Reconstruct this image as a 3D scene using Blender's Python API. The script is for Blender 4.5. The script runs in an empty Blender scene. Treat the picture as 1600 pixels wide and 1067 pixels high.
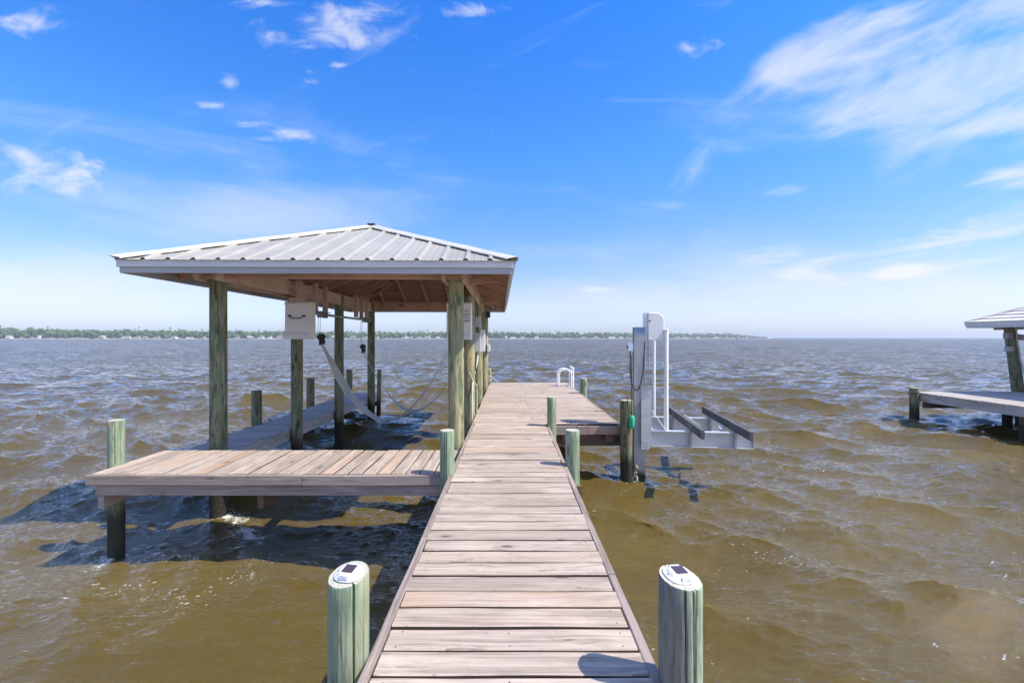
import bpy, math, random
import numpy as np
from mathutils import Vector, Matrix, noise as mnoise

R = math.radians
SC = bpy.context.scene
COL = SC.collection
random.seed(7)

# ------------------------------------------------------------------ camera
CAMZ = 2.27                       # eye height over the water (z = 0)
DECK = 0.92                       # top of the pier deck
cam_d = bpy.data.cameras.new('camera')
cam = bpy.data.objects.new('camera', cam_d)
COL.objects.link(cam)
cam.location = (0, 0, CAMZ)
cam.rotation_euler = (R(90), 0, 0)
cam_d.sensor_width = 36
cam_d.lens = 16.0
cam_d.shift_x = 3 / 1600
cam_d.shift_y = -5.5 / 1600
cam_d.clip_start = 0.05
cam_d.clip_end = 60000
SC.camera = cam

# ------------------------------------------------------------------ light
SUN_EL, SUN_AZ = R(53), R(-17)    # azimuth measured from +X towards +Y
sd = Vector((math.cos(SUN_EL) * math.cos(SUN_AZ), math.cos(SUN_EL) * math.sin(SUN_AZ), math.sin(SUN_EL)))
sl = bpy.data.lights.new('sun', 'SUN')
sl.energy = 4.2
sl.angle = R(0.55)
sl.color = (1.0, 0.93, 0.79)
so = bpy.data.objects.new('sun', sl)
COL.objects.link(so)
so.rotation_euler = sd.to_track_quat('Z', 'Y').to_euler()

SC.view_settings.view_transform = 'Standard'
SC.view_settings.look = 'None'
SC.view_settings.exposure = 0.6
SC.view_settings.gamma = 1.0

W = bpy.data.worlds.new('World')
SC.world = W
W.use_nodes = True


class NT:
    """tiny node-tree helper"""
    def __init__(self, tree):
        self.t = tree
        self.t.nodes.clear()

    def n(self, kind, **kw):
        nd = self.t.nodes.new(kind)
        for k, v in kw.items():
            if k.startswith('_'):
                setattr(nd, k[1:], v)
        for k, v in kw.items():
            if not k.startswith('_'):
                key = int(k[1:]) if k[0] == 'i' and k[1:].isdigit() else k.replace('__', ' ')
                self.set(nd.inputs[key], v)
        return nd

    def set(self, inp, v):
        if isinstance(v, bpy.types.NodeSocket):
            self.t.links.new(v, inp)
        elif isinstance(v, bpy.types.Node):
            self.t.links.new(v.outputs[0], inp)
        else:
            inp.default_value = v

    def m(self, op, a, b=None, c=None, clamp=False):
        nd = self.t.nodes.new('ShaderNodeMath')
        nd.operation = op
        nd.use_clamp = clamp
        for i, v in enumerate((a, b, c)):
            if v is not None:
                self.set(nd.inputs[i], v)
        return nd.outputs[0]

    def v(self, op, a, b=None, scale=None):
        nd = self.t.nodes.new('ShaderNodeVectorMath')
        nd.operation = op
        self.set(nd.inputs[0], a)
        if b is not None:
            self.set(nd.inputs[1], b)
        if scale is not None:
            self.set(nd.inputs['Scale'], scale)
        return nd.outputs['Value'] if op in ('LENGTH', 'DOT_PRODUCT', 'DISTANCE') else nd.outputs[0]

    def xyz(self, x, y, z):
        return self.n('ShaderNodeCombineXYZ', i0=x, i1=y, i2=z).outputs[0]

    def sep(self, v):
        s = self.n('ShaderNodeSeparateXYZ', i0=v)
        return s.outputs[0], s.outputs[1], s.outputs[2]

    def noise(self, vec, scale, detail=4, rough=0.55, dist=0.0, w=None):
        nd = self.t.nodes.new('ShaderNodeTexNoise')
        if vec is not None:
            self.set(nd.inputs['Vector'], vec)
        nd.inputs['Scale'].default_value = scale
        nd.inputs['Detail'].default_value = detail
        nd.inputs['Roughness'].default_value = rough
        nd.inputs['Distortion'].default_value = dist
        return nd.outputs['Fac']

    def ss(self, x, a, b):
        """smoothstep of x from a to b"""
        nd = self.t.nodes.new('ShaderNodeMapRange')
        nd.interpolation_type = 'SMOOTHSTEP'
        self.set(nd.inputs['Value'], x)
        nd.inputs['From Min'].default_value = a
        nd.inputs['From Max'].default_value = b
        return nd.outputs['Result']

    def lin(self, x, a, b, c, d):
        nd = self.t.nodes.new('ShaderNodeMapRange')
        self.set(nd.inputs['Value'], x)
        for k, vv in zip(('From Min', 'From Max', 'To Min', 'To Max'), (a, b, c, d)):
            nd.inputs[k].default_value = vv
        return nd.outputs['Result']

    def mix(self, f, a, b, mode='MIX'):
        nd = self.t.nodes.new('ShaderNodeMix')
        nd.data_type = 'RGBA'
        nd.blend_type = mode
        self.set(nd.inputs['Factor'], f)
        self.set(nd.inputs['A'], a if not isinstance(a, tuple) else (*a[:3], 1))
        self.set(nd.inputs['B'], b if not isinstance(b, tuple) else (*b[:3], 1))
        return nd.outputs['Result']

    def ramp(self, f, stops, interp='LINEAR'):
        nd = self.t.nodes.new('ShaderNodeValToRGB')
        nd.color_ramp.interpolation = interp
        e = nd.color_ramp.elements
        while len(e) < len(stops):
            e.new(0.5)
        for el, (p, c) in zip(e, stops):
            el.position = p
            el.color = (*c, 1) if len(c) == 3 else c
        self.set(nd.inputs[0], f)
        return nd.outputs[0]


# ------------------------------------------------------------------ sky
def build_world():
    t = NT(W.node_tree)
    sky = t.n('ShaderNodeTexSky', _sky_type='NISHITA', _sun_disc=False, _sun_elevation=SUN_EL,
              _sun_rotation=math.pi / 2 - SUN_AZ, _altitude=0.0, _air_density=1.0, _dust_density=0.6, _ozone_density=2.0)
    hsv = t.n('ShaderNodeHueSaturation', Hue=0.505, Saturation=1.22, Value=1.0, Color=sky.outputs[0])
    d = t.n('ShaderNodeTexCoord').outputs['Generated']
    x, y, z = t.sep(d)
    yy = t.m('MAXIMUM', y, 0.02)
    u = t.m('DIVIDE', x, yy)
    w = t.m('DIVIDE', z, yy)
    front = t.ss(y, 0.05, 0.2)
    zz = t.m('ADD', t.m('MAXIMUM', z, 0.0), 0.12)
    plane = t.xyz(t.m('DIVIDE', x, zz), t.m('DIVIDE', y, zz), 0.0)
    n_big = t.noise(plane, 1.3, 7, 0.6, 0.6)
    n_fine = t.noise(t.v('ADD', plane, (7.3, 2.1, 0)), 4.5, 8, 0.62, 0.4)

    def px(a, b):
        return (a - 797) / 711, (528 - b) / 711

    def blob(cx, cy, rx, ry, rot=0.0, hard=1.0):
        cu, cv = px(cx, cy)
        rx, ry = rx * 1.3 / 711, ry * 1.35 / 711
        c, s = math.cos(rot), math.sin(rot)
        du, dv = t.m('SUBTRACT', u, cu), t.m('SUBTRACT', w, cv)
        a = t.m('DIVIDE', t.m('ADD', t.m('MULTIPLY', du, c), t.m('MULTIPLY', dv, s)), rx)
        b = t.m('DIVIDE', t.m('SUBTRACT', t.m('MULTIPLY', dv, c), t.m('MULTIPLY', du, s)), ry)
        r2 = t.m('ADD', t.m('MULTIPLY', a, a), t.m('MULTIPLY', b, b))
        return t.m('MULTIPLY', t.m('POWER', 2.718, t.m('MULTIPLY', r2, -1.0)), hard)

    def streaks(rot, sx, sy, off):
        c, s = math.cos(rot), math.sin(rot)
        a = t.m('ADD', t.m('MULTIPLY', u, c), t.m('MULTIPLY', w, s))
        b = t.m('SUBTRACT', t.m('MULTIPLY', w, c), t.m('MULTIPLY', u, s))
        return t.noise(t.xyz(t.m('MULTIPLY', a, sx), t.m('MULTIPLY', b, sy), off), 1.0, 8, 0.6, 0.5)

    def group(blobs, tex, lo, hi, gain):
        s = blobs[0]
        for b in blobs[1:]:
            s = t.m('ADD', s, b)
        s = t.m('MINIMUM', s, 1.0)
        # the noise bites into the blob's edge
        return t.m('MULTIPLY', t.ss(t.m('ADD', t.m('MULTIPLY', s, 0.85), t.m('MULTIPLY', t.m('SUBTRACT', tex, 0.5), 2.6)), lo, hi), gain)

    # big wisps, upper right: streaks that rise to the right
    s1 = streaks(R(24), 2.2, 9.0, 3.0)
    g1 = group([blob(1300, 88, 75, 40, R(25)), blob(1250, 108, 60, 20, R(5), 0.9), blob(1345, 40, 90, 28, R(20), 0.7),
                blob(1440, 150, 150, 32, R(14)), blob(1540, 110, 170, 75, R(24), 1.1), blob(1590, 30, 130, 60, R(20), 0.7),
                blob(1600, 175, 100, 26, R(4), 0.9)], s1, 0.22, 1.40, 0.68)
    s2 = streaks(R(42), 2.5, 11.0, 9.0)
    g2 = group([blob(1130, 215, 70, 22, R(48), 0.8), blob(1080, 270, 60, 30, R(35), 0.6), blob(1180, 150, 12, 22, R(70), 0.6)], s2, 0.38, 1.3, 0.4)
    s3 = streaks(R(8), 3.0, 16.0, 15.0)
    g3 = group([blob(1230, 300, 50, 11, R(6), 0.9), blob(1590, 275, 60, 22, R(12), 1.0), blob(1270, 434, 55, 9, R(-3), 1.0),
                blob(1405, 427, 40, 11, R(5), 1.0), blob(1540, 385, 130, 26, R(4), 0.8), blob(1570, 340, 90, 16, R(10), 0.7),
                blob(1370, 330, 60, 14, R(8), 0.5), blob(1150, 400, 150, 26, 0, 0.5), blob(930, 452, 30, 6, 0, 0.9),
                blob(1050, 325, 45, 12, 0, 0.5)], s3, 0.35, 1.25, 0.7)
    # small ragged puffs, upper left
    s4 = t.noise(t.xyz(t.m('MULTIPLY', u, 9.0), t.m('MULTIPLY', w, 16.0), 2.0), 1.0, 8, 0.65, 0.6)
    g4 = group([blob(30, 38, 55, 17, R(-8), 1.1), blob(545, 28, 75, 24, R(12), 1.1), blob(545, 66, 70, 13, R(3), 0.9),
                blob(429, 57, 14, 8, 0, 1.0), blob(420, 3, 45, 8, 0, 0.9), blob(388, 32, 18, 12, 0, 0.6), blob(737, 20, 46, 11, R(4), 0.8),
                blob(360, 130, 16, 9, 0, 0.9), blob(325, 166, 26, 6, R(-3), 1.0), blob(382, 196, 28, 6, 0, 1.0), blob(484, 113, 12, 6, 0, 0.8),
                blob(486, 128, 15, 5, 0, 0.8), blob(527, 103, 12, 5, 0, 0.8), blob(460, 208, 35, 9, R(-3), 0.8), blob(395, 217, 32, 4, R(-4), 0.8),
                blob(1072, 77, 12, 9, 0, 0.8), blob(1122, 80, 32, 12, R(12), 0.7), blob(60, 250, 60, 14, R(-12), 1.0), blob(120, 243, 40, 9, R(-22), 0.9),
                blob(70, 292, 85, 16, R(3), 1.0), blob(45, 275, 40, 8, 0, 0.6), blob(140, 278, 18, 7, R(-20), 0.8), blob(595, 332, 40, 14, 0, 0.5)],
               s4, 0.36, 1.3, 0.6)
    # broad soft veils near the horizon
    s5 = streaks(R(-4), 1.2, 5.0, 21.0)
    g5 = group([blob(60, 460, 260, 45, 0, 0.9), blob(390, 345, 160, 32, 0, 0.8), blob(150, 330, 120, 40, R(-10), 0.4), blob(120, 230, 330, 150, 0, 0.25), blob(250, 440, 260, 40, 0, 0.5),
                blob(1000, 420, 260, 50, 0, 0.4), blob(1450, 460, 260, 40, 0, 0.5)], s5, 0.10, 1.0, 0.38)
    tot = g1
    for g in (g2, g3, g4, g5):
        tot = t.m('ADD', tot, g)
    tot = t.m('MULTIPLY', tot, front)
    # unseen cloud behind the camera and overhead, added to make ambient light less blue
    over = t.m('MAXIMUM', t.m('SUBTRACT', 1.0, t.ss(y, -0.1, 0.25)), t.ss(z, 0.68, 0.85))
    back = t.m('MULTIPLY', t.ss(n_big, 0.38, 0.60), over)
    tot = t.m('ADD', tot, t.m('MULTIPLY', back, 0.62))
    tot = t.m('MINIMUM', tot, 0.95)
    hor = t.m('SUBTRACT', 1.0, t.ss(z, -0.02, 0.20))
    grade = t.ramp(t.m('MAXIMUM', z, 0.0), [(0.0, (0.58, 0.68, 1.04)), (0.09, (0.80, 0.70, 1.02)), (0.36, (0.48, 0.88, 1.16)), (0.60, (0.27, 0.84, 1.40)), (1.0, (0.25, 0.80, 1.3))])
    skyc = t.mix(1.0, hsv.outputs[0], grade, 'MULTIPLY')
    col = t.mix(tot, skyc, (4.3, 4.3, 4.45))
    bg = t.n('ShaderNodeBackground', Color=col, Strength=0.15)
    out = t.n('ShaderNodeOutputWorld', Surface=bg.outputs[0])


build_world()


# ------------------------------------------------------------------ mesh helpers
class MB:
    """collects shapes and links them as one mesh object; every vertex carries a 'grain' coordinate (along, across, random)"""
    def __init__(self, xf=None):
        self.v, self.f, self.g, self.mi = [], [], [], []
        self.xf = xf
        self.slot = 0

    def add(self, vs, fs, gs=None):
        o = len(self.v)
        if self.xf is not None:
            vs = [self.xf @ Vector(p) for p in vs]
        self.v += [tuple(p) for p in vs]
        self.f += [tuple(i + o for i in f) for f in fs]
        self.mi += [self.slot] * len(fs)
        self.g += gs if gs else [(0, 0, 0)] * len(vs)

    def board(self, p0, p1, w, t, up=(0, 0, 1), bev=0.003, seg=1, wob=0.0, cup=0.0, edge_slot=None):
        """beam from p0 to p1 (centre line), w wide across, t thick along up"""
        p0, p1, up = Vector(p0), Vector(p1), Vector(up)
        d = (p1 - p0)
        L = d.length
        d.normalize()
        side = d.cross(up).normalized()
        up = side.cross(d).normalized()
        b = min(bev, w * 0.3, t * 0.3)
        hw, ht = w / 2, t / 2
        prof = [(-hw, -ht + b), (-hw, ht - b), (-hw + b, ht), (hw - b, ht), (hw, ht - b), (hw, -ht + b), (hw - b, -ht), (-hw + b, -ht)]
        rnd = random.random()
        seed = random.uniform(0, 100)
        vs, gs, fs = [], [], []
        for k in range(seg + 1):
            s = L * k / seg
            o1 = wob * mnoise.noise(Vector((s * 2.2, seed, 0)))
            o2 = wob * 0.8 * mnoise.noise(Vector((s * 2.2, seed, 9)))
            oz = wob * 0.9 * mnoise.noise(Vector((s * 1.4, seed, 19)))
            for i, (a, c) in enumerate(prof):
                aa = a + (o1 if a < 0 else o2)
                cc = c + oz + (cup * (abs(a) / hw) ** 2 if c > 0 else 0)
                vs.append(p0 + d * s + side * aa + up * cc)
                gs.append((s + seed, a + c + hw + (0 if c > 0 else 0.3), rnd))
        for k in range(seg):
            for i in range(8):
                j = (i + 1) % 8
                fs.append((k * 8 + i, k * 8 + j, (k + 1) * 8 + j, (k + 1) * 8 + i))
        fs.append(tuple(range(7, -1, -1)))
        fs.append(tuple(seg * 8 + i for i in range(8)))
        m0 = len(self.mi)
        self.add(vs, fs, gs)
        if edge_slot is not None:
            for k in range(seg):
                for i in (0, 4):
                    self.mi[m0 + k * 8 + i] = edge_slot

    def box(self, c, s, bev=0.0):
        x, y, z = c
        self.board((x, y - s[1] / 2, z), (x, y + s[1] / 2, z), s[0], s[2], bev=bev if bev else 1e-4)

    def tube(self, pts, r, seg=10, cap=True, flat=None):
        pts = [Vector(p) for p in pts]
        n = len(pts)
        rs = r if isinstance(r, (list, tuple)) else [r] * n
        ref = None
        vs, gs, fs = [], [], []
        L = 0
        for k, p in enumerate(pts):
            d = (pts[min(k + 1, n - 1)] - pts[max(k - 1, 0)]).normalized()
            if ref is None:
                ref = Vector((0, 0, 1)) if abs(d.z) < 0.9 else Vector((1, 0, 0))
            a = d.cross(ref).normalized()
            b = a.cross(d).normalized()
            ref = b
            if k:
                L += (p - pts[k - 1]).length
            for i in range(seg):
                th = 2 * math.pi * i / seg
                vs.append(p + (a * math.cos(th) + b * math.sin(th)) * rs[k])
                gs.append((L, rs[k] * th, 0.5))
        for k in range(n - 1):
            for i in range(seg):
                j = (i + 1) % seg
                fs.append((k * seg + i, k * seg + j, (k + 1) * seg + j, (k + 1) * seg + i))
        if cap:
            fs.append(tuple(range(seg - 1, -1, -1)))
            fs.append(tuple((n - 1) * seg + i for i in range(seg)))
        self.add(vs, fs, gs)

    def prism(self, poly, lo, hi, axis='y'):
        """extrude a polygon (in the plane across axis) from lo to hi"""
        n = len(poly)
        def P(a, b, h):
            return {'y': (a, h, b), 'z': (a, b, h), 'x': (h, a, b)}[axis]
        vs = [P(a, b, lo) for a, b in poly] + [P(a, b, hi) for a, b in poly]
        fs = [tuple(range(n)), tuple(range(2 * n - 1, n - 1, -1))]
        for i in range(n):
            j = (i + 1) % n
            fs.append((i, i + n, j + n, j))
        gs = [(v[0], v[2] + v[1], 0.5) for v in vs]
        self.add(vs, fs, gs)

    def build(self, name, mat, parent=None, smooth=False, bevel=0.0):
        me = bpy.data.meshes.new(name)
        off = parent.matrix_loc if parent is not None and hasattr(parent, 'matrix_loc') else Vector((0, 0, 0))
        p = parent
        off = Vector((0, 0, 0))
        while p is not None:
            off += p.location
            p = p.parent
        me.from_pydata([tuple(Vector(v) - off) for v in self.v], [], self.f)
        at = me.attributes.new('grain', 'FLOAT_VECTOR', 'POINT')
        at.data.foreach_set('vector', np.array(self.g, dtype=np.float32).ravel())
        mats = mat if isinstance(mat, (list, tuple)) else [mat]
        for m in mats:
            me.materials.append(m)
        me.polygons.foreach_set('material_index', self.mi)
        me.update()
        import bmesh
        bm = bmesh.new()
        bm.from_mesh(me)
        bmesh.ops.recalc_face_normals(bm, faces=bm.faces)
        bm.to_mesh(me)
        bm.free()
        if smooth:
            me.polygons.foreach_set('use_smooth', [True] * len(me.polygons))
            try:
                me.set_sharp_from_angle(angle=R(40))
            except Exception:
                pass
        o = bpy.data.objects.new(name, me)
        COL.objects.link(o)
        o.parent = parent
        if bevel:
            b = o.modifiers.new('bevel', 'BEVEL')
            b.width = bevel
            b.segments = 2
            b.limit_method = 'ANGLE'
            b.harden_normals = False
        return o


def tag(o, label=None, cat=None, group=None, kind=None):
    if label: o['label'] = label
    if cat: o['category'] = cat
    if group: o['group'] = group
    if kind: o['kind'] = kind
    return o


def empty(name, loc, label=None, cat=None, group=None):
    o = bpy.data.objects.new(name, None)
    o.empty_display_size = 0.2
    o.location = loc
    COL.objects.link(o)
    return tag(o, label, cat, group)


# ------------------------------------------------------------------ materials
def new_mat(name):
    m = bpy.data.materials.new(name)
    m.use_nodes = True
    return m, NT(m.node_tree)


def finish(t, color, rough=0.6, bump=None, bstr=0.3, bdist=0.01, metal=0.0, spec=0.4, **kw):
    args = dict(Base__Color=color, Roughness=rough, Metallic=metal)
    p = t.n('ShaderNodeBsdfPrincipled', **args)
    p.inputs['Specular IOR Level'].default_value = spec
    for k, v in kw.items():
        t.set(p.inputs[k.replace('__', ' ')], v)
    if bump is not None:
        b = t.n('ShaderNodeBump', Strength=bstr, Distance=bdist, Height=bump)
        t.set(p.inputs['Normal'], b.outputs[0])
    t.n('ShaderNodeOutputMaterial', Surface=p.outputs[0])
    return p


def lumber(name, light, dark, streak, stain=None, stain_amt=0.0, knots=True, rough=0.85, wear=0.0, contrast=1.0, zwet=False):
    m, t = new_mat(name)
    a = t.n('ShaderNodeAttribute', _attribute_name='grain').outputs['Vector']
    al, ac, rn = t.sep(a)
    wn = t.n('ShaderNodeTexWhiteNoise', _noise_dimensions='1D', W=t.m('MULTIPLY', rn, 977.0))
    r1 = wn.outputs['Value']
    r2 = t.n('ShaderNodeTexWhiteNoise', _noise_dimensions='1D', W=t.m('MULTIPLY', rn, 313.0)).outputs['Value']
    # knots bend the grain
    kv = t.n('ShaderNodeTexVoronoi', Vector=t.xyz(t.m('MULTIPLY', al, 2.2), t.m('MULTIPLY', ac, 5.5), t.m('MULTIPLY', rn, 50.0)), Scale=1.0,
             Randomness=1.0)
    kd = kv.outputs['Distance']
    kmask = t.ss(t.n('ShaderNodeTexWhiteNoise', _noise_dimensions='3D', Vector=kv.outputs['Position']).outputs['Value'], 0.45, 0.46)
    kpull = t.m('MULTIPLY', t.m('SUBTRACT', 1.0, t.ss(kd, 0.05, 0.5)), kmask)
    acw = t.m('ADD', ac, t.m('MULTIPLY', t.m('SUBTRACT', t.noise(t.xyz(t.m('MULTIPLY', al, 1.6), t.m('MULTIPLY', rn, 40.0), ac), 1.0, 3), 0.5), 0.03))
    acw = t.m('ADD', acw, t.m('MULTIPLY', kpull, 0.028))
    fib = t.noise(t.xyz(t.m('MULTIPLY', al, 4.0), t.m('MULTIPLY', acw, 190.0), t.m('MULTIPLY', rn, 71.0)), 1.0, 6, 0.65)
    bands = t.noise(t.xyz(t.m('MULTIPLY', al, 1.1), t.m('MULTIPLY', acw, 46.0), t.m('MULTIPLY', rn, 31.0)), 1.0, 5, 0.6)
    patch = t.noise(t.xyz(t.m('MULTIPLY', al, 2.0), t.m('MULTIPLY', ac, 6.0), t.m('MULTIPLY', rn, 11.0)), 1.0, 4, 0.6)
    base = t.mix(t.m('MULTIPLY', r1, 0.95), light, dark)
    wear = t.noise(t.xyz(t.m('MULTIPLY', al, 5.0), t.m('MULTIPLY', ac, 14.0), t.m('MULTIPLY', rn, 23.0)), 1.0, 6, 0.7)
    split = t.noise(t.xyz(t.m('MULTIPLY', al, 1.3), t.m('MULTIPLY', acw, 30.0), t.m('MULTIPLY', rn, 57.0)), 1.0, 2, 0.5)
    crack = t.m('MULTIPLY', t.m('SUBTRACT', 1.0, t.ss(t.m('ABSOLUTE', t.m('SUBTRACT', split, 0.5)), 0.004, 0.012)), t.ss(wear, 0.50, 0.62))
    base = t.mix(t.m('MULTIPLY', t.ss(bands, 0.42, 0.68), 0.75 * contrast), base, streak)
    base = t.mix(t.m('MULTIPLY', t.ss(fib, 0.50, 0.72), 0.55 * contrast), base, tuple(c * 0.5 for c in streak))
    base = t.mix(t.m('MULTIPLY', crack, 0.7), base, tuple(c * 0.25 for c in streak))
    base = t.mix(t.m('MULTIPLY', t.ss(wear, 0.52, 0.68), 0.35), base, streak)
    base = t.mix(t.m('MULTIPLY', t.ss(patch, 0.48, 0.72), 0.35), base, tuple(min(1, c * 1.35) for c in light))
    if stain:
        sm = t.m('MULTIPLY', t.ss(r2, 1 - stain_amt, 1 - stain_amt * 0.6), t.ss(t.noise(t.xyz(t.m('MULTIPLY', al, 1.2), t.m('MULTIPLY', ac, 4.0), rn), 1.0, 3), 0.3, 0.65))
        base = t.mix(t.m('MULTIPLY', sm, 0.5), base, stain)
    if knots:
        kc = t.m('MULTIPLY', t.m('SUBTRACT', 1.0, t.ss(kd, 0.055, 0.11)), kmask)
        kring = t.m('MULTIPLY', t.m('SUBTRACT', 1.0, t.ss(kd, 0.10, 0.26)), kmask)
        base = t.mix(t.m('MULTIPLY', kring, 0.35), base, tuple(c * 0.8 for c in streak))
        base = t.mix(t.m('MULTIPLY', kc, 0.85), base, tuple(c * 0.28 for c in dark))
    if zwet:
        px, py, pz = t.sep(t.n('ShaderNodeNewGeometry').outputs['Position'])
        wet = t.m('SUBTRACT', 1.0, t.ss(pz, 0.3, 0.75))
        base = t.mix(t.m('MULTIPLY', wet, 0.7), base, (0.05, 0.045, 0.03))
    h = t.m('ADD', t.m('MULTIPLY', fib, -0.7), t.m('MULTIPLY', bands, -0.6))
    finish(t, base, rough, h, 0.55, 0.006, spec=0.25)
    return m


M = {}
M['deck'] = lumber('weathered_deck', (0.545, 0.445, 0.37), (0.35, 0.277, 0.228), (0.235, 0.182, 0.148), stain=(0.47, 0.29, 0.18), stain_amt=0.16, contrast=1.0)
M['rimwood'] = lumber('rim_lumber', (0.40, 0.33, 0.30), (0.30, 0.24, 0.21), (0.17, 0.13, 0.11), stain=(0.36, 0.2, 0.12), stain_amt=0.1)
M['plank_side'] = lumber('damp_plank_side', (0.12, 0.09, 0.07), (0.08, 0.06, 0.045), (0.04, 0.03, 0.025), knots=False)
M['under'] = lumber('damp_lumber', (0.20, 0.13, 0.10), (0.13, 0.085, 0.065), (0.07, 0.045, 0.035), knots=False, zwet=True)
M['beam'] = lumber('tan_lumber', (0.62, 0.46, 0.36), (0.52, 0.37, 0.28), (0.36, 0.24, 0.17), contrast=0.6)
M['rafter'] = lumber('rafter_lumber', (0.58, 0.37, 0.27), (0.50, 0.30, 0.21), (0.30, 0.17, 0.12), contrast=0.7)
M['sheath'] = lumber('roof_boards', (0.42, 0.235, 0.17), (0.31, 0.165, 0.115), (0.17, 0.09, 0.06), contrast=0.8)
M['bunk'] = lumber('bunk_carpet', (0.15, 0.15, 0.155), (0.12, 0.12, 0.125), (0.08, 0.08, 0.085), knots=False, contrast=0.4, rough=0.95)
M['catwalk'] = lumber('catwalk_lumber', (0.45, 0.42, 0.40), (0.36, 0.33, 0.31), (0.24, 0.21, 0.20))
M['grey_deck'] = lumber('grey_deck', (0.50, 0.46, 0.42), (0.42, 0.38, 0.34), (0.26, 0.22, 0.20))


def pile_mat(name, pale, mid, dark, brown, brown_amt, grey_side=None):
    m, t = new_mat(name)
    pos = t.n('ShaderNodeNewGeometry').outputs['Position']
    px, py, pz = t.sep(pos)
    rnd = t.n('ShaderNodeObjectInfo').outputs['Random']
    ro = t.m('MULTIPLY', rnd, 83.0)
    def st(sx, sz, off):
        return t.xyz(t.m('ADD', t.m('MULTIPLY', px, sx), ro), t.m('MULTIPLY', py, sx), t.m('ADD', t.m('MULTIPLY', pz, sz), off))
    n1 = t.noise(st(15, 2.8, 0), 1.0, 5, 0.6, 0.3)
    n2 = t.noise(st(85, 6.0, 5), 1.0, 6, 0.7)
    n3 = t.noise(st(6, 1.8, 11), 1.0, 3, 0.6, 0.8)
    n4 = t.noise(st(20, 2.4, 17), 1.0, 4, 0.6, 1.2)
    c = t.mix(t.ss(n1, 0.36, 0.64), mid, pale)
    c = t.mix(t.m('MULTIPLY', t.ss(n3, 0.50, 0.66), brown_amt), c, brown)
    c = t.mix(t.m('MULTIPLY', t.ss(n4, 0.50, 0.62), 0.75), c, dark)
    c = t.mix(t.m('MULTIPLY', t.ss(n2, 0.54, 0.74), 0.45), c, tuple(x * 0.5 for x in mid))
    if grey_side:     # one side greyed: age plus its shade painted in, with a ragged edge
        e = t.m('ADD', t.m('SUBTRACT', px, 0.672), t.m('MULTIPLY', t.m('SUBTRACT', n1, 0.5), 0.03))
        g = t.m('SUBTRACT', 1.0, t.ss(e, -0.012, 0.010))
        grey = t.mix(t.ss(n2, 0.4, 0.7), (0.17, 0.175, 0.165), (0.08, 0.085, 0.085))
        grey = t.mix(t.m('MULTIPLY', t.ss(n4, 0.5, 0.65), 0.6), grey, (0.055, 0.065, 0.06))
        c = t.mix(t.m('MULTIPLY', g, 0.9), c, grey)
    kv = t.n('ShaderNodeTexVoronoi', Vector=st(6.0, 1.9, 3), Scale=1.0)
    km = t.ss(t.n('ShaderNodeTexWhiteNoise', _noise_dimensions='3D', Vector=kv.outputs['Position']).outputs['Value'], 0.6, 0.61)
    kn = t.m('MULTIPLY', t.m('SUBTRACT', 1.0, t.ss(kv.outputs['Distance'], 0.08, 0.2)), km)
    c = t.mix(t.m('MULTIPLY', kn, 0.75), c, tuple(x * 0.5 for x in dark))
    # damp, weed-darkened foot with a barnacle crust
    wz = t.m('ADD', pz, t.m('MULTIPLY', t.m('SUBTRACT', n1, 0.5), 0.25))
    wet = t.m('SUBTRACT', 1.0, t.ss(wz, 0.34, 0.62))
    crust = t.ss(t.noise(pos, 38.0, 5, 0.7), 0.56, 0.66)
    foot = t.mix(t.m('MULTIPLY', crust, 0.45), (0.018, 0.016, 0.012), (0.20, 0.17, 0.13))
    c = t.mix(t.m('MULTIPLY', wet, 0.93), c, foot)
    h = t.m('ADD', t.m('MULTIPLY', n2, -1.0), t.m('MULTIPLY', t.m('MULTIPLY', crust, wet), 1.5))
    finish(t, c, 0.8, h, 0.5, 0.008, spec=0.3)
    return m


def end_mat(name, pale, dark):
    m, t = new_mat(name)
    pos = t.n('ShaderNodeTexCoord').outputs['Object']
    x, y, z = t.sep(t.n('ShaderNodeAttribute', _attribute_name='grain').outputs['Vector'])
    r = t.m('SQRT', t.m('ADD', t.m('MULTIPLY', x, x), t.m('MULTIPLY', y, y)))
    ring = t.m('SINE', t.m('ADD', t.m('MULTIPLY', r, 700.0), t.m('MULTIPLY', t.noise(pos, 25.0), 9.0)))
    n = t.noise(pos, 60.0, 5, 0.7)
    c = t.mix(t.m('MULTIPLY', t.ss(ring, 0.2, 1.0), 0.3), pale, dark)
    c = t.mix(t.m('MULTIPLY', t.ss(n, 0.5, 0.7), 0.45), c, tuple(v * 0.7 for v in dark))
    finish(t, c, 0.9, t.m('ADD', n, t.m('MULTIPLY', ring, 0.15)), 0.5, 0.004)
    return m


M['pile_pale'] = pile_mat('pale_green_pile', (0.31, 0.37, 0.25), (0.21, 0.275, 0.18), (0.11, 0.15, 0.10), (0.30, 0.25, 0.16), 0.5)
M['pile_grey'] = pile_mat('weathered_shaded_pile', (0.40, 0.44, 0.32), (0.30, 0.355, 0.25), (0.17, 0.21, 0.15), (0.30, 0.25, 0.16), 0.4, grey_side=(0.585, 0.10))
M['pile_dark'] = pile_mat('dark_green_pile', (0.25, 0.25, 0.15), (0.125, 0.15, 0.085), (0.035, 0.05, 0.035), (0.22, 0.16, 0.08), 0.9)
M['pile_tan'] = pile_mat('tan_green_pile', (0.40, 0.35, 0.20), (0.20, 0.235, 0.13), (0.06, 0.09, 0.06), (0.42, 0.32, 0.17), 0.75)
M['pile_end'] = end_mat('sawn_pile_top', (0.50, 0.48, 0.41), (0.33, 0.30, 0.24))


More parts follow.
